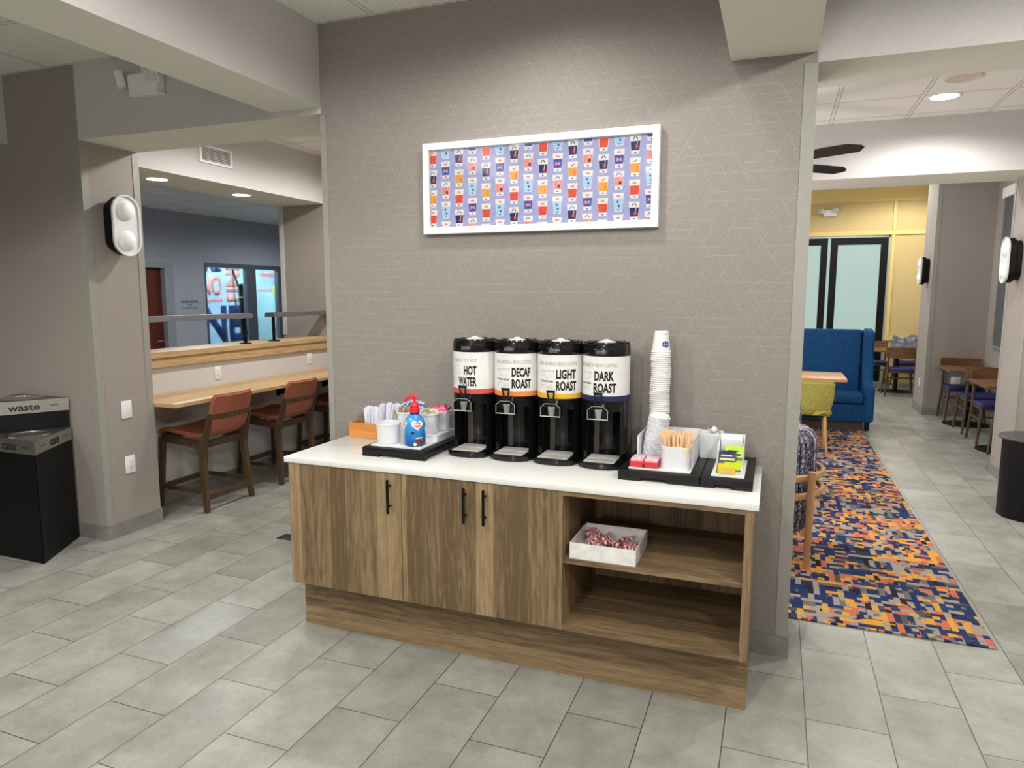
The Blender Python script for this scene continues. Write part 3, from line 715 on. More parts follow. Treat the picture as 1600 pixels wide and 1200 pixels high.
def dispenser_core(t):
    bm = bm_new()
    poly = [(.108, .10), (.108, -.085), (.098, -.118), (.062, -.146), (.02, -.153), (-.02, -.153), (-.062, -.146), (-.098, -.118), (-.108, -.085), (-.108, .10), (-.07, .115), (.07, .115)]
    prism(bm, [(x, y) for x, y in poly], 0.004, .03, bev=.006)
    for sx in (-1, 1):
        for y in (-.1, .08): lathe(bm, [(0, 0), (.012, 0), (.012, .006), (0, .006)], (sx*.085, y, 0), 12)
    obj('base', bm, BLACKG, t)
    bm = bm_new(); c = math.radians(52)
    outer = arc(.1085, -PI/2+c, 3*PI/2-c, 40); inner = arc(.088, 3*PI/2-c*1.18, -PI/2+c*1.18, 36)
    prism(bm, outer+inner, .03, .262); obj('column', bm, BLACKG, t)
    bm = bm_new(); lathe(bm, [(0, .262), (.1085, .262), (.1085, .309), (.107, .311), (0, .311)], n=48); box(bm, (-.03, -.124, .268), (.03, -.08, .305), .004); obj('shoulder', bm, BLACKG, t)
    bm = bm_new(); lathe(bm, [(0, .311), (RL, .311), (RL, .517), (0, .517)], n=64); obj('label', bm, LABELP, t)
    bm = bm_new(); lathe(bm, [(0, .515), (.1095, .515), (.1112, .519), (.1112, .55), (.1095, .555), (.1095, .568), (.106, .571), (0, .571)], n=48)
    lathe(bm, [(.072, .571), (.074, .577), (.082, .577), (.084, .571)], n=40, closed=False)
    for k in range(10):
        a = k*2*PI/10+.2; obox(bm, (.095*math.cos(a), .095*math.sin(a), .574), (.02, .012, .008), (0, 0, a), .002)
    lid = obj('lid', bm, BLACKG, t)
    bm = bm_new(); box(bm, (-.036, -.1165, .522), (.036, -.104, .549), .003); obj('latch', bm, BLACKG, lid)
    obj('badge', box(bm_new(), (-.023, -.118, .527), (.023, -.115, .543), .001), plain('grey_badge', (92, 92, 92), .4, .2, .4, .2, 120), lid)
    bm = bm_new(); lathe(bm, [(.046, .571), (.044, .577), (.016, .583), (.012, .588), (0, .589)], n=32, closed=False); obj('fill_cap', bm, MILK, lid)
    # tap
    bm = bm_new()
    hy = -.142
    A = [(-.021, .357), (.021, .357), (.011, .292), (-.011, .292)]; B = [(-.0125, .344), (.0125, .344), (.006, .306), (-.006, .306)]
    Y = lambda z: hy-.012*(z-.292)/.06
    for off in (-.005, .005):
        pass
    va = [[bm.verts.new((x, Y(z)+o, z)) for x, z in A] for o in (-.005, .005)]; vb = [[bm.verts.new((x, Y(z)+o, z)) for x, z in B] for o in (-.005, .005)]
    for i in range(4):
        j = (i+1) % 4
        bm.faces.new((va[0][i], va[0][j], vb[0][j], vb[0][i])); bm.faces.new((va[1][j], va[1][i], vb[1][i], vb[1][j]))
        bm.faces.new((va[0][i], va[1][i], va[1][j], va[0][j])); bm.faces.new((vb[0][j], vb[1][j], vb[1][i], vb[0][i]))
    bmesh.ops.recalc_face_normals(bm, faces=bm.faces)
    lathe(bm, [(0, 0), (.010, 0), (.010, .016), (0, .016)], (0, hy+.002, .28), 16); tube(bm, [(0, -.11, .284), (0, hy, .284)], .009, 12)
    obj('tap_handle', bm, BLACKG, t)
    bm = bm_new(); lathe(bm, [(.008, .232), (.0105, .232), (.017, .275), (.014, .278), (0, .278)], (0, hy, 0), 20, closed=False); obj('spout', bm, MILK, t)
    bm = bm_new(); yf = -.158
    prof = [(-.047, .236), (.047, .236), (.047, .276), (.026, .294), (-.026, .294), (-.047, .276)]
    prism(bm, [(x, z) for x, z in prof], yf-.002, yf, 'y')
    for s in (-1, 1): box(bm, (s*.047-.001, yf, .236), (s*.047+.001, -.118, .276))
    sg = obj('splash_guard', bm, ACRYL, t)
    bm = bm_new(); box(bm, (-.048, yf-.004, .2335), (.048, yf+.001, .2375))
    rim = [(-.047, .2375), (-.047, .276), (-.026, .294), (.026, .294), (.047, .276), (.047, .2375)]
    tube(bm, [(x, yf-.002, z) for x, z in rim], .0011, 6); obj('guard_edge', bm, plain('acrylic_edge', (176, 180, 182), .25, 0, .6), sg)
    bm = bm_new(); prism(bm, arc(.0875, 2.30-.15, 2.30+.15, 6)+arc(.083, 2.30+.15, 2.30-.15, 6), .031, .262); obj('reflection_strip', bm, plain('painted_reflection_grey', (96, 90, 84), .4, 0, .4), t)  # grey strip stands in for a reflection on the glossy black column
    # drip grate with slots
    bm = bm_new(); gx0, gx1, gy0, gy1, z = -.072, .072, -.128, .03, .0305
    box(bm, (gx0, gy0, z), (gx1, gy0+.012, z+.002)); box(bm, (gx0, gy0+.075, z), (gx1, gy1, z+.002))
    for k in range(15):
        x = gx0+.004+k*.0098; box(bm, (x-.0028, gy0+.012, z), (x+.0028, gy0+.075, z+.002))
    g = obj('drip_grate', bm, plain('satin_steel_grate', (214, 213, 205), .4, .0, .5, .04, 90), t, smooth=0)
    obj('drip_well', box(bm_new(), (gx0, gy0+.01, .0301), (gx1, gy0+.077, .0304)), BLACKM, g, smooth=0)
def lettering(t, lines, stripe, cupdraw, small, a0, a1, labelcol):
    bm = bm_new()
    lathe(bm, [(RL+.0004, .311), (RL+.0004, .335)], n=64, closed=False); obj('colour_band', bm, plain('band_'+labelcol, stripe, .55, 0, .3, .01), t)
    for i, s in enumerate(lines):
        bm = bm_new()
        z1 = .449-.055*i; h = .045
        L = {'HOT': .66, 'WATER': 1.0, 'DECAF': .96, 'LIGHT': .97, 'DARK': .86, 'ROAST': 1.0}[s]
        w = (a1-a0)*L; b = a0 if s in ('LIGHT', 'DECAF') else a1-w
        if s == 'DARK': b = a0+2
        put_text(bm, s, cyl_map(b, b+w, z1-h, z1), .042)
        obj('lettering', bm, INK, t, smooth=0)
    bm = bm_new()
    ws = a1-a0
    put_text(bm, small, cyl_map(a1-ws*1.95 if cupdraw != 'hot' else a1-ws*1.45, a1+1, .467, .484), 0)
    obj('tagline', bm, GREYINK, t, smooth=0); bm = bm_new()
    c = a0-44 if cupdraw != 'hot' else a0-18
    if cupdraw != 'hot':
        stroke(bm, [(0, 1), (1, 1), (.92, .5), (.7, .08), (.62, 0), (.38, 0), (.3, .08), (.08, .5), (0, 1), (.1, .86), (.9, .86), (1, 1)], c+4, .408, 34, .035, .0011, 0); obj('cup_drawing', bm, GREYINK, t, smooth=0); bm = bm_new()
        put_text(bm, 'SOURCED', cyl_map(c, c+20, .386, .396), .02, 1); put_text(bm, 'FROM', cyl_map(c+22, c+36, .386, .396), .02, 2)
        for k in range(2): stroke(bm, [(0, 0), (1, 0)], c, .373-.011*k, 36, 1, .0016, 0)
    else:
        for q in (-4, 15): stroke(bm, [(0, 0), (1, 0), (1, 1), (0, 1), (0, 0)], a0-26+q, .408, 15, .04, .001, 0)
        obj('cup_drawing', bm, GREYINK, t, smooth=0); bm = bm_new()
        for k in range(4): stroke(bm, [(0, 0), (1, 0)], a0-30, .392-.011*k, 22, 1, .0014, 0)
    obj('fine_print', bm, (GREYINK, BROWNINK, INK), t, smooth=0)
DX = [1.011, 1.234, 1.457, 1.680]
info = [(('HOT', 'WATER'), (214, 84, 72), 'hot', "CAREFUL IT'S HOT", -24, 27, 'red'),
        (('DECAF', 'ROAST'), (232, 138, 58), 'cup', '100% ARABICA BEAN COFFEE', 7, 58, 'orange'),
        (('LIGHT', 'ROAST'), (226, 176, 60), 'cup', '100% ARABICA BEAN COFFEE', 6, 59, 'yellow'),
        (('DARK', 'ROAST'), (38, 42, 88), 'cup', '100% ARABICA BEAN COFFEE', -18, 38, 'navy')]
disp = []
for i, (x, inf) in enumerate(zip(DX, info)):
    t = thing('coffee_dispenser' if i else 'hot_water_dispenser', 'black drink dispenser with white label reading %s %s and a %s stripe' % (inf[0][0], inf[0][1], inf[6]), 'dispenser', (x, -.192, CT), 0, 'drink dispensers on the counter')
    dispenser_core(t) if i == 0 else None
    if i:
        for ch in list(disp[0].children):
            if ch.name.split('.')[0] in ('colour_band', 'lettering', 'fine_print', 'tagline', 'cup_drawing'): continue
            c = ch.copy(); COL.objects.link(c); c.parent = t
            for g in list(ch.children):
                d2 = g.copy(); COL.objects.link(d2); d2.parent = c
    disp.append(t)
for t, inf in zip(disp, info): lettering(t, inf[0], inf[1], inf[2], inf[3], inf[4], inf[5], inf[6])

# ================================================================== TRAYS AND CONDIMENTS
def black_tray(x0, x1, y0, y1, label, h=.045):
    bm = bm_new(); w = x1-x0; d = y1-y0
    box(bm, (-w/2, -d/2, .014), (w/2, d/2, h), .003)
    for a, b in ((-w/2, -w*.22), (w*.1, w/2)): box(bm, (a+.0005, -d/2+.0005, 0), (b-.0005, -d/2+.03, .015))
    box(bm, (-w/2+.0005, d/2-.03, 0), (w/2-.0005, d/2-.0005, .015))
    return single('serving_tray', bm, BLACKT, label, 'tray', ((x0+x1)/2, (y0+y1)/2, CT), smooth=30)
black_tray(.522, .87, -.478, -.03, 'black riser tray left of the drink dispensers under white condiment cups')
black_tray(1.803, 2.147, -.466, -.02, 'black riser tray right of the dispensers under the cups and stir sticks')
black_tray(2.149, 2.356, -.466, -.02, 'narrow black riser tray at the right counter end under the tea packets')
TZ = CT+.0455
# left organiser: low front plate and raised rear step
bm = bm_new(); prism(bm, [(-.2, 0), (.2, 0), (.2, .036), (-.02, .036), (-.02, .006), (-.2, .006)], -.14, .14, 'x'); 
single('condiment_riser', bm, WHITED, 'white stepped condiment riser on the left black tray', 'stand', (.69, -.244, TZ), smooth=0)
def crock(r0, r1, h, t=.004, lip=.004):
    bm = bm_new(); lathe(bm, [(0, 0), (r0-.004, 0), (r0, .004), (r1, h-.012), (r1+lip, h-.008), (r1+lip, h), (r1-t+lip*.3, h), (r1-t, h-.012), (r0-t, .008), (0, .008)], n=40, closed=False); return bm
CERAM = plain('white_ceramic', (226, 227, 230), .3, 0, .5, .01)
single('condiment_cup', crock(.056, .061, .105), CERAM, 'wide empty white cup at the front left of the left tray', 'cup', (.612, -.372, TZ+.0065), group='white condiment cups')
SZ = TZ+.0365
cupA = single('condiment_cup', crock(.043, .050, .105), CERAM, 'white cup of short brown stir sticks behind the wide empty cup', 'cup', (.618, -.206, SZ), group='white condiment cups')
copy1(cupA, (.612, -.1, SZ), (0, 0, 0), 'white cup of blue sweetener packets behind the creamer bottle')
copy1(cupA, (.758, -.206, SZ), (0, 0, 0), 'white cup of yellow sweetener packets right of the creamer bottle')
copy1(cupA, (.774, -.1, SZ), (0, 0, 0), 'white cup of pink sweetener packets nearest the hot water dispenser')
# creamer bottle
cb = thing('creamer_bottle', 'blue creamer pump bottle with red pump on the left tray', 'bottle', (.762, -.372, TZ+.0065), math.radians(18))
def bottle_mat():
    k = NT('creamer_sleeve'); k.set(.25, 0, .5); p = k.opos()
    n = k.noise(k.comb(p[0], p[1], p[2]), 26, 3)
    c = k.ramp(k.math('ADD', k.math('MULTIPLY', p[2], 4.5), k.math('MULTIPLY', n, .35)), [(.1, (18, 52, 116)), (.35, (30, 110, 186)), (.75, (66, 160, 220)), (.95, (40, 120, 196))])
    k.l(c, k.b.inputs['Base Color']); return k.m
prof = [(0, 0), (.046, 0), (.052, .005), (.053, .05), (.050, .075), (.0525, .1), (.051, .116), (.043, .134), (.028, .15), (.0225, .155)]
bm = bm_new(); lathe(bm, prof, n=40, closed=False); lathe(bm, [(.0225, .155), (.022, .165), (0, .165)], n=40, closed=False, mi=1); obj('body', bm, (bottle_mat(), plain('deep_blue_neck', (24, 40, 120), .3)), cb)
def on_body(th, z, e=.0008):
    for (r0, z0), (r1, z1) in zip(prof[1:], prof[2:]):
        if z0 <= z <= z1: r = r0+(r1-r0)*(z-z0)/(z1-z0); break
    return Vector(((r+e)*math.sin(th), -(r+e)*math.cos(th), z))
def patch(bm, outline, mi, e=.0008):
    n = len(outline); cx = sum(p[0] for p in outline)/n; cz = sum(p[1] for p in outline)/n
    for k in range(1, 5):
        R1 = [(cx+(a-cx)*k/4, cz+(z-cz)*k/4) for a, z in outline]; R0 = [(cx+(a-cx)*(k-1)/4, cz+(z-cz)*(k-1)/4) for a, z in outline]
        for i in range(n):
            j = (i+1) % n
            q = [R0[i], R1[i], R1[j], R0[j]] if k > 1 else [R0[i], R1[i], R1[j]]
            fc = bm.faces.new([bm.verts.new(on_body(math.radians(a), z, e)) for a, z in q]); fc.material_index = mi
heart = lambda c, z, s: [(c+s*16*math.sin(t)**3, z+s*.013/16*16*(13*math.cos(t)-5*math.cos(2*t)-2*math.cos(3*t)-math.cos(4*t))/16) for t in [2*PI*i/28 for i in range(28)]]
bm = bm_new()
for c in (24, -72): patch(bm, heart(c, .106, 2.1), 0); patch(bm, heart(c, .107, 1.75), 1, .0012)
for c in (24, -72):
    for s, z in (('Coffee', .112), ('mate', .098)): put_text(bm, s, lambda u, v, c=c, z=z: on_body(math.radians(c-18+36*u), z+.012*v, .0018), .03, 2)
patch(bm, [(-14, .07), (-2, .076), (10, .072), (10, .066), (2, .064), (0, .058), (-8, .06)], 3)
patch(bm, [(12, .005), (52, .005), (54, .044), (12, .044)], 4); patch(bm, [(12, .044), (33, .047), (54, .044), (50, .04), (14, .04)], 0, .0014)
for k in range(6):
    a = k*PI/3; patch(bm, [(10+5*math.cos(a)+4*math.cos(b), .012+.005*math.sin(a)+.0045*math.sin(b)) for b in [2*PI*i/8 for i in range(8)]], 5, .0016)
obj('label', bm, (plain('cream_print', (244, 238, 226), .35), plain('pink_white_print', (246, 226, 218), .35), plain('red_script', (214, 70, 60), .35), plain('dark_blue_print', (18, 28, 70), .35), plain('coffee_print', (108, 56, 34), .3, 0, .5, .25, 80), plain('vanilla_flower_print', (222, 232, 190), .4)), cb, 'creamer label with red script and a coffee cup')
REDP = plain('red_pump_plastic', (222, 34, 52), .3, 0, .5, .02)
bm = bm_new(); lathe(bm, [(0, .165), (.024, .165), (.024, .183), (.021, .186), (.022, .20), (.012, .212), (.006, .216), (.006, .238), (0, .238)], n=28, closed=False)
tube(bm, [(.014, 0, .238), (0, 0, .244), (-.022, -.002, .243), (-.038, -.004, .233), (-.047, -.005, .216)], [.009, .011, .009, .0075, .006], 12); obj('pump', bm, REDP, cb)
# packets: little paper rectangles standing in the cups
def packet(w, h, mats, bend=.006, topmark=True):
    bm = bm_new(); n = 6
    for i in range(n):
        for side in (0, 1):
            z0, z1 = h*i/n, h*(i+1)/n; y0 = bend*math.sin(PI*i/n)+side*.0016*(1 if 0 < i else .3); y1 = bend*math.sin(PI*(i+1)/n)+side*.0016*(1 if i+1 < n else .3)
            v = [bm.verts.new(p) for p in ((-w/2, y0, z0), (w/2, y0, z0), (w/2, y1, z1), (-w/2, y1, z1))]
            fc = bm.faces.new(v if side == 0 else v[::-1]); fc.material_index = 1 if topmark and i in (1, 2, 4) else 0
    bmesh.ops.remove_doubles(bm, verts=bm.verts, dist=1e-5)
    return bm
def packets(name, label, group, cx, cy, z, n, mats, w=.036, h=.062, spread=.028, tilt=.35, seed=1, cat='packet'):
    r = random.Random(seed); first = None
    for i in range(n):
        a = 2*PI*i/n*1.618*3; d = spread*math.sqrt((i+.5)/n)
        p = (cx+d*math.cos(a), cy+d*math.sin(a), z+r.uniform(-.006, .006)); rot = (-d*math.sin(a)/spread*-tilt+r.uniform(-.12, .12), d*math.cos(a)/spread*tilt+r.uniform(-.15, .15), r.uniform(-.9, .9)+(PI/2 if i % 3 == 0 else 0))
        if first is None: first = single(name, packet(w, h, mats), mats, label, cat, p, rot, group)
        else: copy1(first, p, rot)
PW = plain('packet_white', (232, 236, 242), .6, 0, .2, .02)
packets('sweetener_packet', 'white and blue sweetener packet standing in the cup behind the creamer bottle', 'blue sweetener packets', .612, -.1, SZ+.080, 16, (PW, plain('packet_blue', (84, 130, 200), .6)), spread=.030, tilt=.45, seed=2)
packets('sweetener_packet', 'yellow and white sweetener packet in the cup right of the creamer bottle', 'yellow sweetener packets', .758, -.206, SZ+.064, 10, (PW, plain('packet_yellow', (226, 190, 92), .6)), spread=.026, seed=3)
packets('sweetener_packet', 'pink sweetener packet standing in the cup nearest the hot water dispenser', 'pink sweetener packets', .774, -.1, SZ+.066, 14, (plain('packet_pink', (236, 108, 140), .6), plain('packet_rose', (246, 160, 178), .6)), spread=.030, tilt=.45, seed=4)
def sticks(label, group, cx, cy, z, n, sx, sy, h, w, mat, seed, tilt=.2):
    r = random.Random(seed); first = None
    for i in range(n):
        u, v = r.uniform(-1, 1), r.uniform(-1, 1)
        p = (cx+u*sx, cy+v*sy, z+r.uniform(-.004, .004)); rot = (-v*tilt+r.uniform(-.05, .05), u*tilt+r.uniform(-.05, .05), r.uniform(-.5, .5))
        if first is None:
            bm = bm_new(); prism(bm, [(-w/2, 0), (w/2, 0), (w/2, h-w/2)]+[(w/2*math.cos(a), h-w/2+w/2*math.sin(a)) for a in (PI*.25, PI*.5, PI*.75)]+[(-w/2, h-w/2)], -.0009, .0009, 'y')
            first = single('stir_stick', bm, mat, label, 'stir stick', p, rot, group, smooth=0)
        else: copy1(first, p, rot)
sticks('short brown stir stick in the white cup behind the wide empty cup', 'short brown stir sticks', .618, -.206, SZ+.012, 14, .02, .02, .112, .010, plain('brown_stick', (178, 136, 92), .7, 0, .2, .12, 25), 5, .22)
# bamboo box of wrapped straws and napkins
bm = bm_new(); w, dpt, h = .305, .098, .086
for lo, hi in (((0, 0, 0), (w, dpt, .006)), ((0, 0, .006), (w, .006, h)), ((0, dpt-.006, .006), (w, dpt, h)), ((0, .006, .006), (.006, dpt-.006, h)), ((w-.006, .006, .006), (w, dpt-.006, h)), ((.075, .006, .006), (.08, dpt-.006, h*.9))): box(bm, lo, hi)
single('wooden_caddy', bm, BAMB, 'honey coloured wooden box of white wrapped straws at the left counter end', 'box', (.208, -.122, CT+.0005), smooth=0)
single('acrylic_divider', box(bm_new(), (0, 0, 0), (.05, .002, .115)), ACRYL, 'clear acrylic divider card standing in the wooden box', 'divider', (.219, -.05, CT+.007), (-.05, 0, 0), smooth=0)
def wrapped(w, h):
    bm = bm_new(); n = 5
    L = [(-w/2, 0), (w/2, 0), (w/2, h), (w*.2, h+.006), (-w*.3, h-.004), (-w/2, h+.003)]
    prism(bm, L, -.0015, .0015, 'y'); return bm
WR = plain('straw_wrapper', (232, 234, 244), .6, 0, .3, .03, 60)
r = random.Random(11); wf = None
for i in range(11):
    p = (.298+.0068*(i % 11)+r.uniform(-.002, .002), -.075+r.uniform(-.02, .02), CT+.008+r.uniform(0, .006)); rot = (r.uniform(-.1, .1), r.uniform(-.12, .16)*(1.2 if i < 7 else .4), r.uniform(.8, 1.5))
    if wf is None: wf = single('wrapped_packet', wrapped(.026, .158), WR, 'white paper wrapped packet in the left bunch in the wooden box', 'packet', p, rot, 'left bunch of wrapped packets')
    else: copy1(wf, p, rot)
wf = None
for i in range(14):
    p = (.385+.0082*i, -.072+r.uniform(-.02, .02), CT+.008+r.uniform(0, .01)); rot = (r.uniform(-.06, .06), r.uniform(.04, .12), r.uniform(1.0, 1.6))
    if wf is None: wf = single('wrapped_straw', wrapped(.02, .18), WR, 'white paper wrapped straw in the right row in the wooden box', 'straw', p, rot, 'row of wrapped straws')
    else: copy1(wf, p, rot)

# right organiser
bm = bm_new(); x0, x1 = 1.842, 2.104
box(bm, (x0, -.438, 0), (x1, -.03, .005)); box(bm, (x0+.012, -.30, .005), (x0+.018, -.03, .12)); box(bm, (x1-.006, -.30, .005), (x1, -.03, .12)); box(bm, (x0+.018, -.036, .005), (x1-.006, -.03, .12))
single('cup_caddy', bm, WHITED, 'white open caddy holding the paper cups and lids', 'caddy', (0, 0, TZ), smooth=0)
KZ = TZ+.0055
def rbin(w, d, h, t=.004, flare=0, r=.018):
    def rr(w, d, r, n=5):
        out = []
        for cx, cy, a in ((w/2-r, d/2-r, 0), (-w/2+r, d/2-r, PI/2), (-w/2+r, -d/2+r, PI), (w/2-r, -d/2+r, 3*PI/2)):
            out += [(cx+r*math.cos(a+PI/2*i/n), cy+r*math.sin(a+PI/2*i/n)) for i in range(n+1)]
        return out
    bm = bm_new(); L = [(rr(w, d, r), 0), (rr(w+flare, d+flare, r), h-.012), (rr(w+flare+.004, d+flare+.004, r), h-.008), (rr(w+flare+.004, d+flare+.004, r), h), (rr(w+flare-2*t, d+flare-2*t, r*.8), h), (rr(w-2*t, d-2*t, r*.8), .006)]
    rings = [[bm.verts.new((x, y, z)) for x, y in p] for p, z in L]
    for a, b in zip(rings, rings[1:]):
        for i in range(len(a)): bm.faces.new((a[i], a[(i+1) % len(a)], b[(i+1) % len(a)], b[i]))
    bm.faces.new(rings[0][::-1]); bm.faces.new(rings[-1]); bmesh.ops.recalc_face_normals(bm, faces=bm.faces)
    return bm
single('stick_bin', rbin(.122, .098, .1, r=.03), CERAM, 'white rounded bin full of wooden stir sticks', 'bin', (2.036, -.372, KZ), smooth=40)
sticks('pale birch stir stick in the white rounded bin', 'birch stir sticks', 2.036, -.372, KZ+.008, 60, .044, .032, .148, .0095, STICKW, 6, .17)
single('creamer_bin', rbin(.086, .07, .118, flare=.02, r=.006), WHITED, 'white flared square bin of creamer cups at the back of the narrow tray', 'bin', (2.154, -.082, TZ), smooth=40)
for i, (dx, dy, dz, rr) in enumerate(((-.012, 0, .118, .5), (.018, .006, .114, -.7), (.004, -.012, .132, 1.0))):
    bm = bm_new(); lathe(bm, [(0, 0), (.011, 0), (.014, .02), (.019, .021), (.019, .023), (0, .023)], n=24, closed=False, mi=0)
    for fc in bm.faces:
        if fc.calc_center_median().z > .0205: fc.material_index = 1
    single('creamer_cup', bm, (CERAM, plain('foil_lid', (206, 190, 160), .35, .3, .5, .2, 60)), ('small creamer cup lying left in the flared bin', 'small creamer cup lying right in the flared bin', 'small creamer cup on top of the others in the flared bin')[i], 'creamer', (2.154+dx, -.082+dy, TZ+dz-.01), (rr, .6*rr, rr*2), 'creamer cups')
# paper cups upside down
bm = bm_new(); lathe(bm, [(.0450, 0), (.0466, .0015), (.0466, .0045), (.0432, .0065), (.0315, .096), (.030, .0975), (.028, .094), (.0, .094)], n=36, closed=False)
CUPM = plain('paper_cup', (232, 230, 226), .6, 0, .25, .01)
cup = single('paper_cup', bm, CUPM, 'white paper cup in the tall upside-down stack', 'cup', (0, 0, 0), (0, 0, 0), 'stacked paper cups')
CX, CY = 1.921, -.115; nC = 50
wob = lambda k: (.002*math.sin(k*.37)+.001*math.sin(k*1.9)-.004*(1-k/50), .0015*math.cos(k*.5))
for k in range(nC-1):
    dx, dy = wob(k)
    if k == 0: cup.location = (CX+dx, CY+dy, KZ)
    else: copy1(cup, (CX+dx, CY+dy, KZ+.00975*k), (0, 0, k))
dx, dy = wob(nC-1)
tc = thing('paper_cup', 'topmost paper cup of the tall stack with a blue hexagon logo', 'cup', (CX+dx, CY+dy, KZ+.00975*(nC-1)), 0, 'stacked paper cups')
bm = bm_new(); bm.from_mesh(cup.data); obj('cup_wall', bm, CUPM, tc)
def on_cup(th, z, e=.0006):
    r = .0435+(.0315-.0435)*(z-.0065)/(.096-.0065); return Vector(((r+e)*math.sin(th), -(r+e)*math.cos(th), z))
bm = bm_new(); ca = math.radians(40)
hexa = [(-.42, .030), (0, .023), (.42, .030), (.42, .048), (0, .055), (-.42, .048)]
cc = bm.verts.new(on_cup(ca, .038)); hv = [bm.verts.new(on_cup(ca+a, z)) for a, z in hexa]
for i in range(6): bm.faces.new((cc, hv[i], hv[(i+1) % 6]))
obj('logo', bm, plain('logo_blue', (44, 60, 160), .5), tc, 'blue hexagon logo', smooth=0)
bm = bm_new()
for i in range(8):
    a0, a1 = ca-.32+.64*i/8, ca-.32+.64*(i+1)/8
    fc = bm.faces.new([bm.verts.new(on_cup(a, z, .0012)) for a, z in ((a0, .035), (a1, .035), (a1, .041), (a0, .041))])
obj('logo_band', bm, plain('logo_light_blue', (130, 150, 220), .5), tc, smooth=0)
bm = bm_new()
for i in range(8):
    a0, a1 = ca-.32+.64*i/8, ca-.32+.64*(i+1)/8
    bm.faces.new([bm.verts.new(on_cup(a, z, .0008)) for a, z in ((a0, .084), (a1, .084), (a1, .086), (a0, .086))])
obj('dark_line', bm, INK, tc, smooth=0)
# lids, stacked on a lean
bm = bm_new(); lathe(bm, [(.0465, 0), (.048, .001), (.048, .004), (.044, .0055), (.042, .012), (.036, .0125), (.034, .008), (0, .008)], n=32, closed=False)
LIDM = plain('white_lid_plastic', (234, 236, 240), .35, 0, .5, .01)
lid = single('cup_cover', bm, LIDM, 'white plastic cup lid in the leaning stack before the paper cups', 'lid', (0, 0, 0), (0, 0, 0), 'stacked cup lids')
LX, LY = 1.906, -.215; ax = Vector((.085, -.02, .5)).normalized(); lr = ax.to_track_quat('Z', 'Y').to_euler()
for k in range(26):
    p = Vector((LX, LY, KZ+.004))+ax*(.0076*k)+Vector((.0012*math.sin(k*2.1), 0, 0))
    if k == 0: lid.location = p; lid.rotation_euler = lr
    else: copy1(lid, p, lr)
# pink packet box
pb = thing('packet_box', 'red tray of pale pink packets at the front left of the right tray', 'box', (1.905, -.375, KZ))
bm = bm_new(); box(bm, (-.06, -.05, 0), (.06, .05, .026), .002); box(bm, (-.006, -.0508, .003), (.008, -.05, .014), 0, 1)
obj('tray', bm, (plain('red_card', (206, 52, 62), .5), plain('dark_print', (60, 24, 34), .5)), pb, smooth=0)
bm = bm_new(); obox(bm, (-.03, 0, .031), (.055, .094, .013), (0, -.05, 0), .004); obox(bm, (.031, 0, .030), (.055, .094, .013), (0, .05, 0), .004)
obj('packets', bm, plain('pale_pink_packet', (232, 184, 196), .4, 0, .5, .12, 60), pb)
# tea bin
tb = thing('tea_bin', 'white stepped bin of tea packets on the narrow black tray', 'bin', (2.254, 0, TZ))
bm = bm_new(); box(bm, (-.066, -.44, 0), (.066, -.12, .005)); box(bm, (-.05, -.262, .005), (.05, -.258, .05)); box(bm, (-.05, -.13, .005), (.05, -.126, .125)); 
for s in (-1, 1): prism(bm, [(-.42, .005), (-.126, .005), (-.126, .125), (-.22, .1), (-.30, .03), (-.42, .02)], s*.052-.002, s*.052+.002, 'x')
obj('body', bm, WHITED, tb, smooth=0)
bm = bm_new(); obox(bm, (0, -.185, .095), (.092, .05, .06), (.25, 0, 0), .004); single('napkin_packet', bm, PAPER, 'white packet at the back of the tea bin', 'packet', (2.254, 0, TZ), smooth=30)
def tea(dx, y, z, rx, cols, label):
    t = thing('tea_packet', label, 'tea packet', (2.254+dx, y, TZ+z), 0, 'tea packets', (rx, 0, .04))
    bm = bm_new(); box(bm, (-.036, -.003, 0), (.036, .003, .052), .001); obj('wrapper', bm, plain('tea_'+cols[0], cols[1], .35, 0, .5, .05), t)
    if cols[2]:
        bm = bm_new(); box(bm, (-.03, -.0036, .008), (.03, -.003, .017)); box(bm, (-.026, -.0036, .026), (.02, -.003, .032)); obj('print', bm, plain('tea_print_'+cols[0], cols[2], .5), t, smooth=0)
tea(.014, -.292, .052, -.55, ('lime', (176, 220, 52), (60, 70, 40)), 'lime green tea packet behind the dark blue one')
tea(-.010, -.322, .036, -.55, ('blue', (28, 36, 72), (214, 200, 150)), 'dark blue tea packet in the middle of the tea bin')
tea(.016, -.355, .012, -.95, ('green', (176, 204, 40), None), 'small green tea packet behind the yellow ones')
tea(-.008, -.372, .010, -1.2, ('yellow', (242, 200, 20), None), 'bright yellow tea packet in front of the dark blue one')
tea(-.006, -.418, .007, -1.25, ('olive', (204, 178, 36), (190, 150, 150)), 'dull yellow tea packet at the very front of the tea bin')

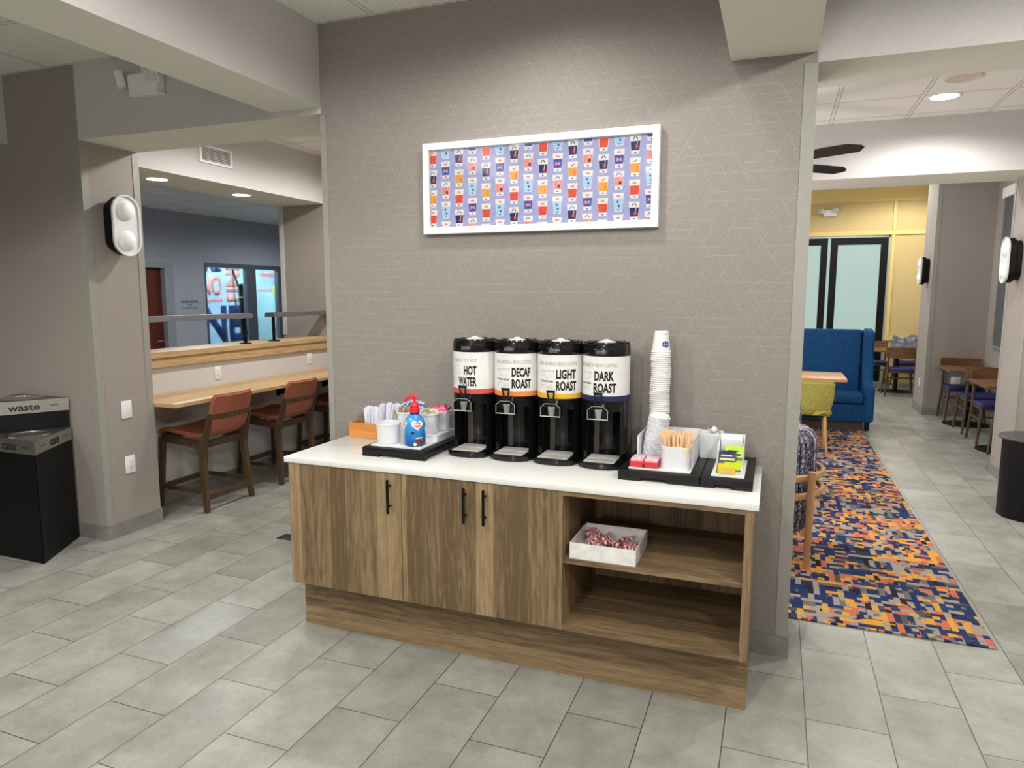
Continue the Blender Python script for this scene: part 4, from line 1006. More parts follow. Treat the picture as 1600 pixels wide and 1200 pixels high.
# ================================================================== WASTE BINS (triangular)
SIG = plain('band_print', (38, 34, 32), .6)
def serifs(bm, org, ux, w, h): pass
def tri_bin(A, B, C, h, label, word, faces, name):
    """A, B, C counter-clockwise seen from above; faces: list of edges that carry lettering."""
    cx, cy = (A[0]+B[0]+C[0])/3, (A[1]+B[1]+C[1])/3
    t = thing(name, label, 'bin', (cx, cy, 0))
    P = [Vector((p[0]-cx, p[1]-cy, 0)) for p in (A, B, C)]
    def ring(s, n=1): return [(p.x*s, p.y*s) for p in P]
    bm = bm_new(); prism(bm, ring(.985), 0, h-.088, bev=.004); obj('body', bm, BLACKM, t)
    bm = bm_new(); prism(bm, ring(1), h-.088, h-.002, bev=.002); obj('band', bm, STEEL, t, 'brushed steel band')
    hole = .125
    bm = bm_new(); n = 48
    R = [bm.verts.new((hole*math.cos(2*PI*k/n), hole*math.sin(2*PI*k/n), h)) for k in range(n)]
    def edge_pt(a):
        d = Vector((math.cos(a), math.sin(a), 0)); best = 9
        for i in range(3):
            p, q = P[i]*.99, P[(i+1) % 3]*.99; e = q-p; den = d.x*e.y-d.y*e.x
            if abs(den) > 1e-9:
                s = (p.x*e.y-p.y*e.x)/den
                if s > 0: best = min(best, s)
        return d*best
    angs = [2*PI*k/n for k in range(n)]
    O = [bm.verts.new((*edge_pt(a).xy, h)) for a in angs]
    for k in range(n): bm.faces.new((R[k], O[k], O[(k+1) % n], R[(k+1) % n]))
    for p in P:
        a = math.atan2(p.y, p.x) % (2*PI); k = int(a/(2*PI)*n) % n
        bm.faces.new((O[k], bm.verts.new((p.x*.99, p.y*.99, h)), O[(k+1) % n]))
    lathe(bm, [(hole, h), (hole, h-.08)], n=48, closed=False)
    bmesh.ops.recalc_face_normals(bm, faces=bm.faces)
    obj('top', bm, plain('dark_top_panel', (70, 69, 68), .35, .2), t, smooth=20)
    bm = bm_new(); lathe(bm, [(hole-.006, h-.004), (hole+.004, h-.001), (hole+.006, h+.002), (hole, h+.004), (hole-.006, h+.002), (hole-.006, h-.004)], n=48, closed=False); obj('chrome_ring', bm, CHROME, t)
    for (i, w, u0, big) in faces:
        bm = bm_new()
        a, b = P[i], P[(i+1) % 3]; e = (b-a).normalized(); nrm = Vector((e.y, -e.x, 0)); L = (b-a).length
        o = a+e*u0+nrm*.0012+Vector((0, 0, h-.070))
        put_text(bm, word, flat(o, e, (0, 0, 1), w, .042), .028)
        obj('lettering', bm, SIG, t, smooth=0)
        for s in (-1, 1):
            bm = bm_new()
            for k in range(5):
                x = (-.115+.0 if s < 0 else w+.055)+k*.012
                z = .018
                oo = a+e*(u0+x)+nrm*.0012
                vs = [bm.verts.new(oo+e*du+Vector((0, 0, h-.088+.04+dz))) for du, dz in ((0, 0), (.009, 0), (.009, .006), (0, .006))]
                bm.faces.new(vs)
            obj('small_print', bm, SIG, t, smooth=0)
A, B, C, D = (-1.868, -.462), (-2.13, -.016), (-2.392, -.462), (-2.65, -.016)
tri_bin((C[0]+.004, C[1]), (A[0], A[1]), (B[0], B[1]), .795, 'shorter black triangular bin with steel band reading cans', 'cans', [(0, .13, .22, 1), (1, .13, .2, 1)], 'recycling_bin')
tri_bin((C[0]-.005, C[1]), (B[0]-.006, B[1]), (D[0], D[1]), 1.0, 'taller black triangular bin with steel band reading waste', 'waste', [(0, .18, .17, 1)], 'waste_bin')

# ================================================================== BAR COUNTER AND STOOLS
single('bar_counter', box(bm_new(), (-2.229, .449, .878), (-1.665, 3.148, .908), .003), OAKY, 'long pale oak bar counter fixed to the half wall', 'counter', smooth=0)
bm = bm_new(); box(bm, (-2.52, .447, 1.2), (-2.185, 3.149, 1.245), .002); box(bm, (-2.2295, .447, 1.121), (-2.20, 3.149, 1.2)); box(bm, (-2.50, .447, 1.12), (-2.2295, 3.149, 1.2))
single('ledge_cap', bm, OAKY, 'pale oak cap and fascia along the half wall top', 'ledge', smooth=0)
for i, y in enumerate((1.38, 2.25, 3.0)):
    bm = bm_new(); box(bm, (-2.2295, y-.02, .70), (-2.215, y+.02, .877)); box(bm, (-2.215, y-.02, .862), (-1.80, y+.02, .877)); prism(bm, [(-2.215, .72), (-2.17, .72), (-1.86, .862), (-2.215, .862)], y-.004, y+.004, 'y')
    single('counter_bracket', bm, BLACKM, ('black steel bracket under the bar counter between first and second stool', 'black steel bracket under the bar counter behind the second stool', 'black steel bracket under the far end of the bar counter')[i], 'bracket', group='brackets under the bar counter', smooth=0)
def stool():
    """Faces -x; origin on floor under the seat."""
    t = thing('bar_stool', '', 'stool', (0, 0, 0), 0, 'rust leather stools at the bar counter')
    D = STAIN
    leg = lambda p: obj('leg', p, D, t)
    for s in (-1, 1):
        bm = bm_new(); bar(bm, (.252, s*.25, 0), (.21, s*.222, .50), .036, .046, .044, .062); bar(bm, (.21, s*.222, .48), (.292, s*.214, .765), .046, .036, .062, .036); leg(bm)
        bm = bm_new(); bar(bm, (-.235, s*.235, 0), (-.20, s*.215, .575), .034, .042, .034, .05); leg(bm)
    bm = bm_new()
    for s in (-1, 1): bar(bm, (-.205, s*.215, .565), (.215, s*.22, .535), .03, .03, .06, .06)
    bar(bm, (-.2, -.21, .565), (-.2, .21, .565), .03, .03, .055, .055); bar(bm, (.2, -.21, .53), (.2, .21, .53), .03, .03, .055, .055); obj('seat_frame', bm, D, t)
    bm = bm_new()
    pts = [(.292+.035*(1-((k-4)/4)**2), -.225+.45*k/8, .762) for k in range(9)]
    for a, b in zip(pts, pts[1:]): bar(bm, a, b, .026, .026, .045, .045)
    obj('back_rail', bm, D, t)
    bm = bm_new()
    for s in (-1, 1): bar(bm, (-.225, s*.232, .165), (.24, s*.243, .165), .024, .024, .034, .034)
    bar(bm, (-.222, -.23, .165), (-.222, .23, .165), .026, .026, .04, .04); bar(bm, (.24, -.24, .115), (.24, .24, .115), .028, .028, .04, .04); obj('footrest', bm, D, t)
    # one moulded upholstered shell: seat sweeping up into the back
    prof = [(-.245, .605), (-.2, .632), (-.1, .63), (.03, .612), (.14, .60), (.205, .612), (.245, .65), (.268, .71), (.288, .79), (.308, .86), (.332, .935)]
    def fn(u, v):
        k = u*(len(prof)-1); i = min(int(k), len(prof)-2); f = k-i
        x = prof[i][0]*(1-f)+prof[i+1][0]*f; z = prof[i][1]*(1-f)+prof[i+1][1]*f
        q = v*2-1; w = .222-.006*u
        if u > .93: w -= .02*((u-.93)/.07)**2
        curve = .035*(1-q*q)
        up_ = min(1, max(0, (u-.35)/.35))
        return (x+curve*up_, q*w, z-.02*(1-q*q)*(1-up_))
    bm = bm_new(); shell(bm, fn, 30, 14, .034)
    bmesh.ops.bevel(bm, geom=[e for e in bm.edges if e.is_manifold and e.calc_face_angle(0) > 1.0], offset=.011, segments=3, affect='EDGES')
    obj('shell', bm, RUST, t, smooth=60)
    return t
st = stool()
LB = ('rust leather bar stool with brown wooden frame nearest the wall lamp pillar', 'rust leather bar stool in the middle of the bar counter', 'rust leather bar stool at the far end, partly hidden by the main wall')
for i, y in enumerate((.98, 1.865, 2.72)):
    if i == 0: st.location = (-1.955, y, 0); st['label'] = LB[0]
    else: dup(st, (-1.955, y, 0), 0, LB[i])

# ================================================================== WALL FITTINGS
def plate(name, label, cat, loc, facing, kind, group=None, w=.075, h=.118):
    """facing: rotation about z of a plate built facing -y."""
    t = thing(name, label, cat, loc, facing, group)
    bm = bm_new(); box(bm, (-w/2, -.007, -h/2), (w/2, 0, h/2), .002); obj('cover', bm, WHITEP, t)
    if kind == 'outlet':
        bm = bm_new(); box(bm, (-.018, -.0085, -.034), (.018, -.006, .034), .001); rc = obj('receptacle', bm, WHITED, t)
        bm = bm_new()
        for z in (-.02, .014):
            for x in (-.007, .006): box(bm, (x-.0012, -.0088, z), (x+.0012, -.0084, z+.009))
            box(bm, (-.002, -.0088, z-.006), (.002, -.0084, z-.003))
        obj('slots', bm, INK, rc, smooth=0)
    elif kind == 'switch':
        bm = bm_new(); box(bm, (-.017, -.010, -.034), (.017, -.006, .034), .001); obj('rocker', bm, WHITED, t)
    return t
plate('blank_wall_plate', 'blank white wall plate on the pillar side face below the wall lamp', 'wall plate', (-1.8745, .213, .895), PI/2, 'blank', w=.082, h=.125)
plate('wall_outlet', 'white outlet on the pillar side face below the blank plate', 'outlet', (-1.8745, .213, .498), PI/2, 'outlet', w=.08, h=.125)
plate('wall_outlet', 'white outlet on the half wall above the bar counter near the first stool', 'outlet', (-2.2295, 1.463, 1.012), PI/2, 'outlet')
plate('wall_outlet', 'white outlet on the half wall above the bar counter near the main wall', 'outlet', (-2.2295, 2.771, 1.03), PI/2, 'outlet')
plate('wall_outlet', 'white double outlet on the grey column behind the wooden tables', 'outlet', (4.825, 7.9995, .50), 0, 'outlet', w=.115, h=.12)
plate('blank_wall_plate', 'slim white plate low on the pale side of the far column', 'wall plate', (4.4395, 8.33, .43), -PI/2, 'blank', w=.07, h=.115)
SCW = plain('frosted_white_acrylic', (222, 224, 224), .35, 0, .5, .02)
def sconce():
    t = thing('wall_lamp', '', 'wall lamp', (0, 0, 0), 0, 'black pill shaped wall lamps')
    bm = bm_new(); prism(bm, stadium(.165, .35), -.045, 0, 'y', bev=.004); prism(bm, stadium(.205, .40), -.1, -.045, 'y', bev=.01); obj('housing', bm, BLACKM, t)
    bm = bm_new(); prism(bm, stadium(.215, .41, 16), -.112, -.1, 'y', bev=.004)
    o_ = stadium(.215, .41, 16); i_ = stadium(.195, .39, 16); n = len(o_)
    va = [bm.verts.new((x, -.112, z)) for x, z in o_]; vb = [bm.verts.new((x, -.122, z)) for x, z in o_]; vc = [bm.verts.new((x, -.122, z)) for x, z in i_]; vd = [bm.verts.new((x, -.112, z)) for x, z in i_]
    for i in range(n):
        j = (i+1) % n
        for p, q in ((va, vb), (vb, vc), (vc, vd)): bm.faces.new((p[i], p[j], q[j], q[i]))
    bmesh.ops.recalc_face_normals(bm, faces=bm.faces); obj('face', bm, SCW, t)
    for z in (.10, -.10):
        bm = bm_new(); lathe(bm, [(.066, 0), (.066, .006), (.060, .010), (.055, .012)], (0, 0, 0), 32, closed=False)
        for k in range(7):
            pass
        lathe(bm, [(.058*math.cos(a), .008+.026*math.sin(a)) for a in [PI/2*i/8 for i in range(9)]], n=32, closed=False)
        bmesh.ops.transform(bm, matrix=Matrix.Translation((0, -.111, z)) @ Matrix.Rotation(PI/2, 4, 'X'), verts=bm.verts)
        obj('bulb', bm, plain('opal_globe', (240, 240, 240), .3, 0, .5, .005), t)
    return t
sc = sconce(); sc.location = (-1.8745, .222, 2.17); sc.rotation_euler = (0, 0, PI/2); sc['label'] = 'black pill shaped wall lamp with two white globes on the left pillar'
dup(sc, (4.4195, 4.13, 2.02), -PI/2, 'black pill shaped wall lamp on the near right pillar edge')
dup(sc, (4.4395, 8.30, 2.06), -PI/2, 'black pill shaped wall lamp on the far column beside the yellow wall')
# emergency lights
def emlight(name, label, loc, face=0):
    t = thing(name, label, 'emergency light', loc, face, 'white emergency lights')
    bm = bm_new(); prism(bm, [(-.11, -.055), (.11, -.055), (.12, .06), (-.12, .06)], -.07, 0, 'y', bev=.006); box(bm, (-.12, -.055, -.062), (.12, 0, -.05), .002); obj('housing', bm, WHITEP, t)
    for s, rot in ((-1, (.2, 0, -.75)), (1, (.45, 0, .15))):
        bm = bm_new(); obox(bm, (s*.165 if s < 0 else .095, -.075, .035 if s < 0 else .045), (.105, .05, .095), rot, .012); h = obj('lamp_head', bm, SCW, t)
        bm = bm_new()
        for i in range(4):
            for j in range(4):
                t2 = bm_new(); ball(t2, ((i-1.5)*.022, -.026, (j-1.5)*.02), .0095, (1, .5, 1), 8)
                bmesh.ops.transform(t2, matrix=Matrix.Translation((s*.165 if s < 0 else .095, -.075, .035 if s < 0 else .045)) @ Euler(rot).to_matrix().to_4x4(), verts=t2.verts); join(bm, t2)
        obj('lens', bm, plain('lens_plastic', (206, 206, 202), .2, 0, .6), h)
    return t
emlight('emergency_light', 'white twin-head emergency light on the header left of the main wall', (-1.225, -.0005, 2.965))
emlight('emergency_light', 'white twin-head emergency light above the glass doors on the yellow wall', (3.3, YY-.0005, 3.31))
# return air vent on the beam
vt = thing('air_vent', 'white louvred air vent on the beam above the bar', 'vent', (-2.2295, 1.57, 2.90), PI/2)
bm = bm_new()
for lo, hi in (((-.19, -.012, -.075), (.19, 0, -.055)), ((-.19, -.012, .055), (.19, 0, .075)), ((-.19, -.012, -.055), (-.165, 0, .055)), ((.165, -.012, -.055), (.19, 0, .055))): box(bm, lo, hi, .002)
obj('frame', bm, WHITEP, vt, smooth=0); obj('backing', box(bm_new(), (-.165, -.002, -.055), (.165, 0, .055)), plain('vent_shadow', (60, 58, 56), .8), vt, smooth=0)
for k in range(7): obj('louvre', obox(bm_new(), (0, -.006, -.046+.0153*k), (.33, .012, .002), (-.6, 0, 0)), WHITEP, vt, smooth=0)
def downlight(label, x, y, z, r=.085):
    t = thing('downlight', label, 'ceiling light', (x, y, z-.0005), 0, 'recessed ceiling downlights')
    bm = bm_new(); lathe(bm, [(r+.018, 0), (r+.018, -.004), (r, -.006), (r-.004, -.001)], n=40, closed=False); obj('trim_ring', bm, WHITEP, t)
    bm = bm_new(); lathe(bm, [(0, -.003), (r, -.003)], n=40, closed=False); obj('diffuser', bm, LAMP, t)
downlight('lit round downlight in the soffit above the first bar stool', -2.57, 1.25, 2.68)
downlight('lit round downlight in the soffit above the far bar stools', -2.57, 2.25, 2.68)
downlight('lit round downlight in the tile ceiling beyond the right header', 3.56, 3.13, 3.25, .1)
bm = bm_new(); lathe(bm, [(.12, 0), (.12, -.006), (.108, -.010), (.10, -.006), (.05, -.012), (0, -.013)], n=40, closed=False); single('ceiling_speaker', bm, plain('aged_cream_grille', (206, 196, 176), .7), 'round cream ceiling speaker grille beside the right downlight', 'speaker', (3.58, 2.62, 3.2495))

# task lamps on the ledge
def task_lamp(label, y0, y1, ys):
    t = thing('task_lamp', label, 'lamp', (-2.255, ys, 1.2455), 0, 'bar lamps on the ledge')
    bm = bm_new(); lathe(bm, [(0, 0), (.055, 0), (.055, .006), (.05, .01), (0, .01)], n=28, closed=False); obj('base', bm, BLACKM, t)
    bm = bm_new(); box(bm, (-.012, -.012, .01), (.012, .012, .262), .002); box(bm, (-.014, -.016, .09), (.014, .02, .12), .002); obj('stem', bm, BLACKM, t)
    bm = bm_new(); prism(bm, [(-.062, -.012), (.062, -.012), (.05, .032), (-.05, .032)], y0-ys, y1-ys, 'y', bev=.002)
    bmesh.ops.translate(bm, vec=(0, 0, .252), verts=bm.verts); obj('shade', bm, plain('gunmetal', (92, 92, 95), .45, .2), t)
task_lamp('long grey bar lamp on the ledge near the pillar', .62, 1.91, 1.86)
task_lamp('long grey bar lamp on the ledge near the main wall', 2.205, 3.145, 2.26)
single('room_sign', box(box(put_text(bm_new(), 'FITNESS CENTER', flat((0, 0, .05), (0, 1, 0), (0, 0, 1), .34, .035), 0, 0, Vector((.004, 0, 0))), (0, .13, .012), (.004, .21, .022)), (0, .02, -.035), (.004, .32, -.022)), plain('dark_grey_letters', (84, 88, 96), .5), 'small dark raised wall sign between the red door and the window', 'sign', (XF+.0005, 5.02, 1.52), smooth=0)

# ================================================================== GYM BEHIND THE WINDOW
def wall_word(name, s, y0, y1, z0, z1, m, label, bold=.028, vert=False):
    fn = (lambda u, v: Vector((XG+.001, y0+(y1-y0)*(1-v), z0+(z1-z0)*u))) if vert else flat((XG+.001, y0, z0), (0, 1, 0), (0, 0, 1), y1-y0, z1-z0)
    bm = put_text(bm_new(), s, fn, bold, 0, Vector((.004, 0, 0)))
    bmesh.ops.recalc_face_normals(bm, faces=bm.faces)
    single(name, bm, m, label, 'wall lettering', smooth=0)
wall_word('wall_lettering', "WE'RE", 6.75, 7.925, 2.15, 2.55, NAVY, 'navy painted letters at the top left of the gym wall behind the window frame')
wall_word('wall_lettering', 'NO', 7.36, 7.92, 1.68, 2.085, CORAL, 'coral painted letters NO on the pale blue gym wall')
single('wall_lettering_bar', box(bm_new(), (XG+.001, 7.3, 1.55), (XG+.005, 7.925, 1.607)), CORAL, 'coral painted bar under the word NO', 'wall lettering', smooth=0)
wall_word('wall_lettering', 'FINISH', 8.035, 8.46, 1.552, 2.78, CORAL, 'coral vertical letters FINISH beside the word NO', .028, True)
wall_word('wall_lettering', 'LINE', 6.72, 8.5, .73, 1.478, NAVY, 'large navy letters along the bottom of the gym wall lettering', .04)
single('wall_lettering_bar', box(bm_new(), (XG+.001, 9.05, 2.09), (XG+.005, 9.9, 2.165)), CORAL, 'upper coral bar on the gym wall in the right window pane', 'wall lettering', smooth=0)
single('wall_lettering_bar', box(bm_new(), (XG+.001, 8.95, 1.77), (XG+.005, 9.9, 1.81)), CORAL, 'lower coral bar on the gym wall just above the pale green cabinet', 'wall lettering', smooth=0)
bg = thing('punching_bag', 'black standing punching bag behind the interior window', 'punching bag', (-6.9, 7.07, 0))
bm = bm_new(); lathe(bm, [(0, 0), (.26, 0), (.27, .05), (.2, .16), (.08, .2), (0, .2)], n=32, closed=False); obj('base', bm, BLACKM, bg)
bm = bm_new(); tube(bm, [(0, 0, .2), (0, 0, .98)], .03, 12); obj('post', bm, BLACKM, bg)
bm = bm_new(); lathe(bm, [(0, .95), (.06, .955), (.083, 1.0), (.083, 1.85), (.06, 1.9), (0, 1.905)], n=32, closed=False); bb = obj('bag', bm, BLACKG, bg)
bm = bm_new(); lathe(bm, [(.084, 1.63), (.086, 1.63), (.086, 1.66), (.084, 1.66)], n=32, closed=False); obj('band', bm, plain('tan_band', (200, 180, 130), .6), bb)
bm = bm_new(); tube(bm, [(0, -.05, 1.72), (0, -.25, 2.15)], .016, 10); obj('arm', bm, BLACKM, bg)
rp = thing('jump_rope', 'black jump rope hanging left of the punching bag', 'rope', (-6.9, 6.82, 2.12))
bm = bm_new(); tube(bm, [(0, 0, 0), (.0, .02, -.35), (0, .05, -.75), (0, .03, -.9), (0, .08, -1.02), (0, .14, -1.0), (0, .15, -.92), (0, .08, -.86), (0, .03, -.93)], .008, 8); obj('cord', bm, BLACKM, rp)
bm = bm_new(); tube(bm, [(0, .05, -.55), (0, .055, -.68)], .013, 10); obj('handle', bm, plain('lime_grip', (214, 220, 90), .5), rp)
gc = thing('gym_cabinet', 'pale green cabinet seen in the right window pane', 'cabinet', (-7.9, 9.27, 0))
bm = bm_new(); box(bm, (-.29, -.36, .05), (.25, .36, 1.72), .006); obj('body', bm, plain('pale_green_metal', (186, 220, 216), .5), gc); bm = bm_new(); box(bm, (-.26, -.33, 0), (.22, .33, .05)); obj('plinth', bm, BLACKM, gc)
bm = bm_new(); tube(bm, [(.255, -.3, 1.0), (.285, -.3, 1.0), (.285, -.3, 1.3), (.255, -.3, 1.3)], .008, 8); obj('handle', bm, STEEL, gc)
bt = thing('spray_bottle', 'yellow bottle with black cap on the pale green cabinet', 'bottle', (-7.78, 9.02, 1.7205))
bm = bm_new(); lathe(bm, [(0, 0), (.05, 0), (.052, .01), (.05, .16), (.025, .2), (0, .2)], n=24, closed=False); obj('body', bm, plain('yellow_plastic', (226, 224, 70), .4), bt)
bm = bm_new(); lathe(bm, [(0, .2), (.026, .2), (.026, .23), (0, .24)], n=20, closed=False); obj('cap', bm, BLACKM, bt)
# floor box beside the cabinet
fb = single('floor_outlet', box(bm_new(), (-.06, -.05, .0003), (.06, .05, .004), .001), plain('dark_bronze', (70, 66, 60), .4, .6), 'small dark floor outlet cover left of the coffee cabinet', 'floor outlet', (-.75, .50, 0))

# ================================================================== LOUNGE
single('area_rug', box(bm_new(), (.35, .436, .0003), (3.49, 6.75, .007)), RUG, 'multicoloured pixel patterned rug of navy orange yellow and grey blocks', 'rug', smooth=0)
RZ = .0075
# ceiling fan
fan = thing('ceiling_fan', 'black ceiling fan mostly hidden behind the main wall edge', 'fan', (2.2, 2.75, 2.75))
bm = bm_new(); lathe(bm, [(0, -.09), (.07, -.08), (.1, -.04), (.1, .06), (.05, .1), (0, .1)], n=32, closed=False); obj('motor', bm, BLACKM, fan)
bm = bm_new(); tube(bm, [(0, 0, .09), (0, 0, .46)], .014, 12); lathe(bm, [(.06, .5), (.055, .44), (.02, .42)], n=24); obj('down_rod', bm, BLACKM, fan)
for k in range(5):
    a = -.60+k*2*PI/5
    bm = bm_new(); prism(bm, [(.09, -.035), (.2, -.055), (.62, -.085), (.80, -.075), (.88, -.02), (.885, .015), (.82, .075), (.2, .055), (.09, .035)], -.004, .004, 'z', bev=.002)
    bmesh.ops.transform(bm, matrix=Matrix.Rotation(a, 4, 'Z') @ Matrix.Rotation(-.24, 4, 'X'), verts=bm.verts); obj('blade', bm, plain('black_brown_blade', (26, 22, 22), .45), fan, smooth=30)
# blue wing settee, faces -y
so = thing('wing_settee', 'deep blue upholstered high-back wing settee facing the beech table', 'sofa', (2.88, 6.2, 0))
W_ = 1.44; hw = W_/2
bm = bm_new(); box(bm, (-hw+.12, .52, .36), (hw-.12, .70, 1.26), .04, seg=3)
bmesh.ops.transform(bm, matrix=Matrix.Translation((0, .6, .3)) @ Matrix.Rotation(-.07, 4, 'X') @ Matrix.Translation((0, -.6, -.3)), verts=bm.verts); obj('backrest', bm, TEAL, so)
bm = bm_new(); box(bm, (-hw+.02, .03, .115), (hw-.02, .72, .345), .02); obj('base', bm, TEAL, so)
bm = bm_new(); box(bm, (-hw+.115, .0, .35), (hw-.115, .56, .475), .035, seg=3); obj('seat_cushion', bm, TEAL, so)
for s in (-1, 1):
    prof = [(-.0, .12), (.0, .54), (.015, .575), (.06, .59), (.16, .575), (.24, .60), (.29, .68), (.33, .80), (.36, .95), (.36, 1.14), (.38, 1.22), (.44, 1.26), (.60, 1.275), (.72, 1.27), (.76, 1.2), (.74, .12)]
    bm = bm_new(); a, b = (hw-.115, hw) if s > 0 else (-hw, -hw+.115); prism(bm, prof, a, b, 'x', bev=.02); obj('wing_arm', bm, TEAL, so)
bm = bm_new(); box(bm, (-hw+.1, .08, RZ+.0005), (hw-.1, .68, .112)); obj('plinth', bm, plain('dark_walnut_plinth', (70, 50, 34), .5), so, smooth=0)
bm = bm_new(); 
for s in (-1, 1): bar(bm, (s*(hw-.06), .1, RZ), (s*(hw-.06), .1, .113), .05, .06)
obj('foot', bm, BLACKM, so)
# beech dining table
tb2 = thing('beech_table', 'pale beech table between the blue settee and the olive chair', 'table', (2.55, 5.68, RZ))
obj('tabletop', box(bm_new(), (-.65, -.38, .712), (.65, .38, .752), .006), wood('beech_tabletop', (178, 132, 84), (204, 160, 110), (220, 180, 132), 'x', .12, .4, True, .3), tb2)
bm = bm_new(); lathe(bm, [(0, 0), (.28, 0), (.28, .012), (.04, .03), (.04, .70), (.2, .71), (0, .71)], n=32, closed=False); obj('pedestal', bm, BLACKM, tb2)
# olive upholstered chair, faces +y
oc = thing('olive_chair', 'olive tweed chair with beech legs seen from behind at the beech table', 'chair', (2.79, 5.0, RZ))
def fn(u, v):
    q = v*2-1; th = u
    prof = [(.22, .43), (.05, .42), (-.12, .405), (-.185, .42), (-.215, .48), (-.24, .61), (-.26, .775)]
    k = u*6; i = min(int(k), 5); f = k-i
    y = prof[i][0]*(1-f)+prof[i+1][0]*f; z = prof[i][1]*(1-f)+prof[i+1][1]*f
    w = .235 if u < .5 else .235-.03*math.sin(PI*min(1, (u-.5)/.28))*(1 if u < .78 else 0)
    if u > .62: w = .215+.03*min(1, (u-.62)/.2)
    return (q*w, y+(.05*q*q if u > .55 else .0), z)
bm = bm_new(); shell(bm, fn, 30, 12, .055); bmesh.ops.bevel(bm, geom=[e for e in bm.edges if e.is_manifold and e.calc_face_angle(0) > 1.0], offset=.02, segments=3, affect='EDGES'); obj('shell', bm, OLIVE, oc, smooth=60)
for sx in (-1, 1):
    for sy in (-1, 1):
        bm = bm_new(); tube(bm, [(sx*.2, sy*.2, 0), (sx*.165, sy*.155, .40)], [.013, .02], 14); obj('leg', bm, LIGHTW, oc)
obj('seat_frame', obox(bm_new(), (0, 0, .385), (.36, .34, .03)), BLACKM, oc)
# tub chairs in tweed with beech hoops
def tub():
    t = thing('tub_chair', '', 'chair', (0, 0, 0), 0, 'tweed tub chairs on the rug')
    bm = bm_new(); rings = []; nA = 48
    for i in range(nA+1):
        u = i/nA; a = -PI*.30+PI*1.60*u
        e = min(1, min(u, 1-u)/.05); e = math.sqrt(max(.02, 1-(1-e)**2))        # rounded ends
        zt = .815+.03*max(0, math.sin(a)); zb, ri, ro = .27, .335-.15*e, .345
        loop = [(ro-.012, zb), (ro, zb+.02), (ro, zt-.10)] + [((ri+ro)/2+(ro-ri)/2*math.cos(t), zt-.10+(.10*e+.0)*math.sin(t)) for t in [PI*k/10 for k in range(1, 10)]] + [(ri, zt-.10), (ri, zb+.02), (ri+.012, zb)]
        rings.append([bm.verts.new((r*math.cos(a), r*math.sin(a), z)) for r, z in loop])
    n = len(rings[0])
    for A_, B_ in zip(rings, rings[1:]):
        for k in range(n): bm.faces.new((A_[k], A_[(k+1) % n], B_[(k+1) % n], B_[k]))
    bm.faces.new(rings[0][::-1]); bm.faces.new(rings[-1]); bmesh.ops.recalc_face_normals(bm, faces=bm.faces)
    obj('backrest', bm, TWEED, t, smooth=60)
    bm = bm_new(); lathe(bm, [(0, .19), (.30, .19), (.335, .22), (.335, .42), (.31, .45), (0, .46)], n=40, closed=False); obj('seat', bm, TWEED, t, smooth=50)
    for sx in (-1, 1):
        for sy in (-.27, .30):
            bm = bm_new(); tube(bm, [(sx*.312, sy, 0), (sx*.318, sy*1.02, .62 if sy > 0 else .585)], [.019, .024], 16); obj('leg', bm, LIGHTW, t)
    for z in (.565, .45):
        bm = bm_new(); pts = [(.385*math.cos(a), .385*math.sin(a), z) for a in [-.62+(PI+1.24)*i/24 for i in range(25)]]
        tube(bm, pts, .016, 8, flat=1.5); obj('hoop', bm, LIGHTW, t)
    bm = bm_new(); lathe(bm, [(0, .15), (.26, .15), (.26, .19), (0, .19)], n=32, closed=False); obj('seat_base', bm, LIGHTW, t)
    return t
t1 = tub(); t1.location = (2.358, 1.50, RZ); t1.rotation_euler = (0, 0, -PI/2); t1['label'] = 'nearest tweed tub chair with beech legs beside the main wall edge'
dup(t1, (2.30, 2.75, RZ), -PI/2, 'second tweed tub chair, a sliver behind the nearest one')
# black drum table on the right
dr = thing('drum_table', 'black round drum side table in front of the right pillar', 'side table', (4.345, 2.96, 0))
bm = bm_new(); lathe(bm, [(0, 0), (.235, 0), (.235, .605), (0, .605)], n=56, closed=False); obj('drum', bm, BLACKM, dr)
bm = bm_new(); lathe(bm, [(0, .605), (.25, .605), (.262, .612), (.262, .622), (.258, .626), (0, .627)], n=56, closed=False); obj('tabletop', bm, plain('black_top', (58, 57, 57), .35), dr)
# wooden dining chairs and tables
def dining_chair():
    """Faces -y."""
    t = thing('dining_chair', '', 'chair', (0, 0, 0), 0, 'brown wooden dining chairs with navy seats')
    for s in (-1, 1):
        bm = bm_new(); tube(bm, [(s*.235, -.215, 0), (s*.20, -.19, .44)], [.014, .02], 12); obj('leg', bm, STAIN, t)
        bm = bm_new(); tube(bm, [(s*.235, .255, 0), (s*.205, .20, .43), (s*.205, .235, .76)], [.014, .021, .014], 12); obj('leg', bm, STAIN, t)
    bm = bm_new(); box(bm, (-.205, -.2, .40), (.205, .2, .435), .008); obj('seat_frame', bm, STAIN, t)
    bm = bm_new(); box(bm, (-.215, -.215, .435), (.215, .2, .475), .015, seg=3); obj('seat', bm, BLUEV, t)
    bm = bm_new()
    def fn(u, v):
        q = 2*u-1; return (q*.245, .225+.03*(1-q*q)-.005+(.0), .655+.18*v)
    shell(bm, fn, 14, 6, .018); obj('backrest', bm, WALN, t, smooth=50)
    bm = bm_new(); bar(bm, (-.215, -.2, .30), (-.215, .225, .30), .02, .02); bar(bm, (.215, -.2, .30), (.215, .225, .30), .02, .02); bar(bm, (-.215, .02, .30), (.215, .02, .30), .02, .02); obj('stretcher', bm, STAIN, t)
    return t
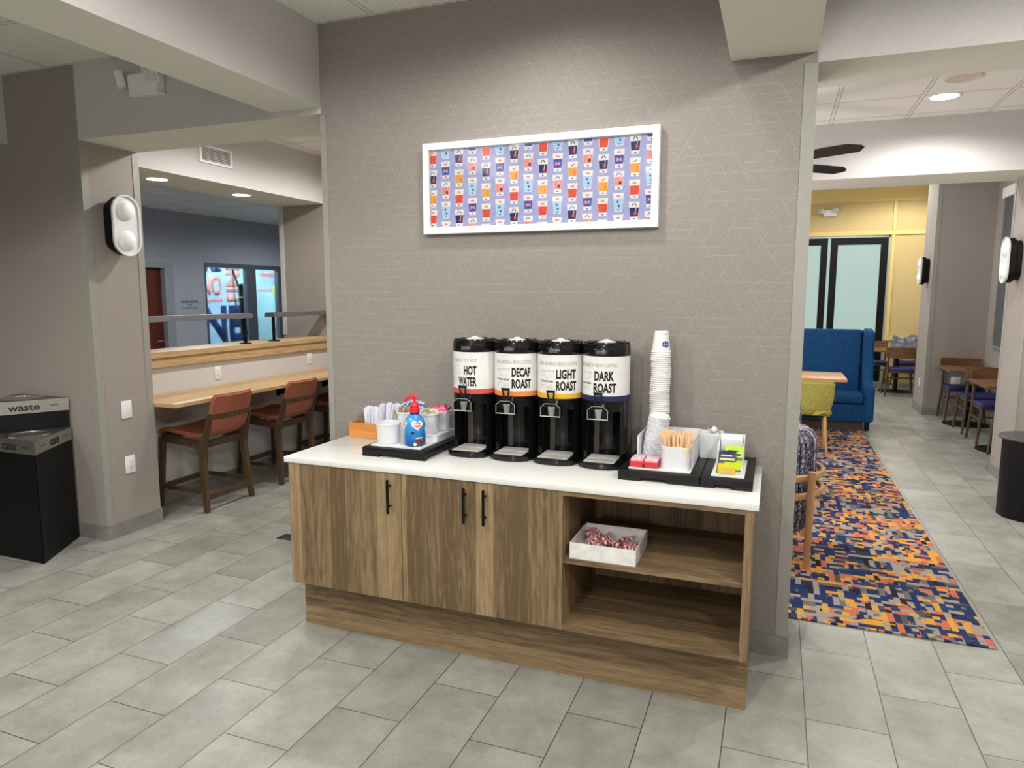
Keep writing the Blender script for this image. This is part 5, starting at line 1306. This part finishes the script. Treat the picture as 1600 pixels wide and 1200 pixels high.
def dtable(label, loc, sx, sy):
    t = thing('dining_table', label, 'table', loc, 0, 'walnut topped dining tables')
    obj('tabletop', box(bm_new(), (-sx/2, -sy/2, .725), (sx/2, sy/2, .752), .003), WALN, t, smooth=0)
    bm = bm_new(); lathe(bm, [(0, 0), (.27, 0), (.27, .01), (.05, .025), (.038, .04), (.038, .70), (0, .70)], n=36, closed=False); box(bm, (-.2, -.03, .70), (.2, .03, .724)); box(bm, (-.03, -.2, .70), (.03, .2, .724)); obj('pedestal', bm, BLACKM, t)
    return t
dtable('walnut topped dining table nearest the grey column', (4.83, 7.30, 0), .62, .72)
dtable('walnut topped dining table partly behind the near right pillar', (4.83, 5.60, 0), .62, .72)
dc = dining_chair(); dc.location = (4.85, 7.68, 0); dc['label'] = 'wooden dining chair with its back against the grey column'
dup(dc, (4.86, 6.78, 0), PI, 'wooden dining chair with slotted back facing the table by the grey column')
dup(dc, (4.85, 6.02, 0), 0, 'wooden dining chair at the far side of the table behind the right pillar')
dup(dc, (4.85, 5.12, 0), PI, 'wooden dining chair peeking out past the right pillar, nearest the camera')
dtable('walnut topped dining table at the yellow wall beside the glass doors', (4.45, 10.6, 0), .9, .8)
dup(dc, (4.42, 10.05, 0), PI, 'wooden dining chair with its back to the camera near the yellow wall')
dup(dc, (4.18, 11.35, 0), 0, 'wooden dining chair farthest back, left by the glass door')
dup(dc, (4.75, 11.35, 0), 0, 'wooden dining chair under the grey jacket by the yellow wall')
bm = bm_new()
def fn(u, v):
    q = 2*u-1
    prof = [(-.06, .52), (-.035, .72), (.0, .90), (.03, .93), (.055, .90), (.08, .70), (.09, .5)]
    k = v*6; i = min(int(k), 5); f = k-i; y = prof[i][0]*(1-f)+prof[i+1][0]*f; z = prof[i][1]*(1-f)+prof[i+1][1]*f
    return (q*(.25+.015*math.sin(9*v)), y+.012*math.sin(q*9+v*4), z+.03*math.sin(q*4))
shell(bm, fn, 20, 18, .012); single('draped_jacket', bm, weave('grey_jacket_cloth', [(60, 62, 68), (120, 122, 128), (160, 160, 164)], 14), 'grey jacket draped over the chair back by the yellow wall', 'jacket', (4.75, 11.35+.225, .0), smooth=60)
for i in range(4):
    pass
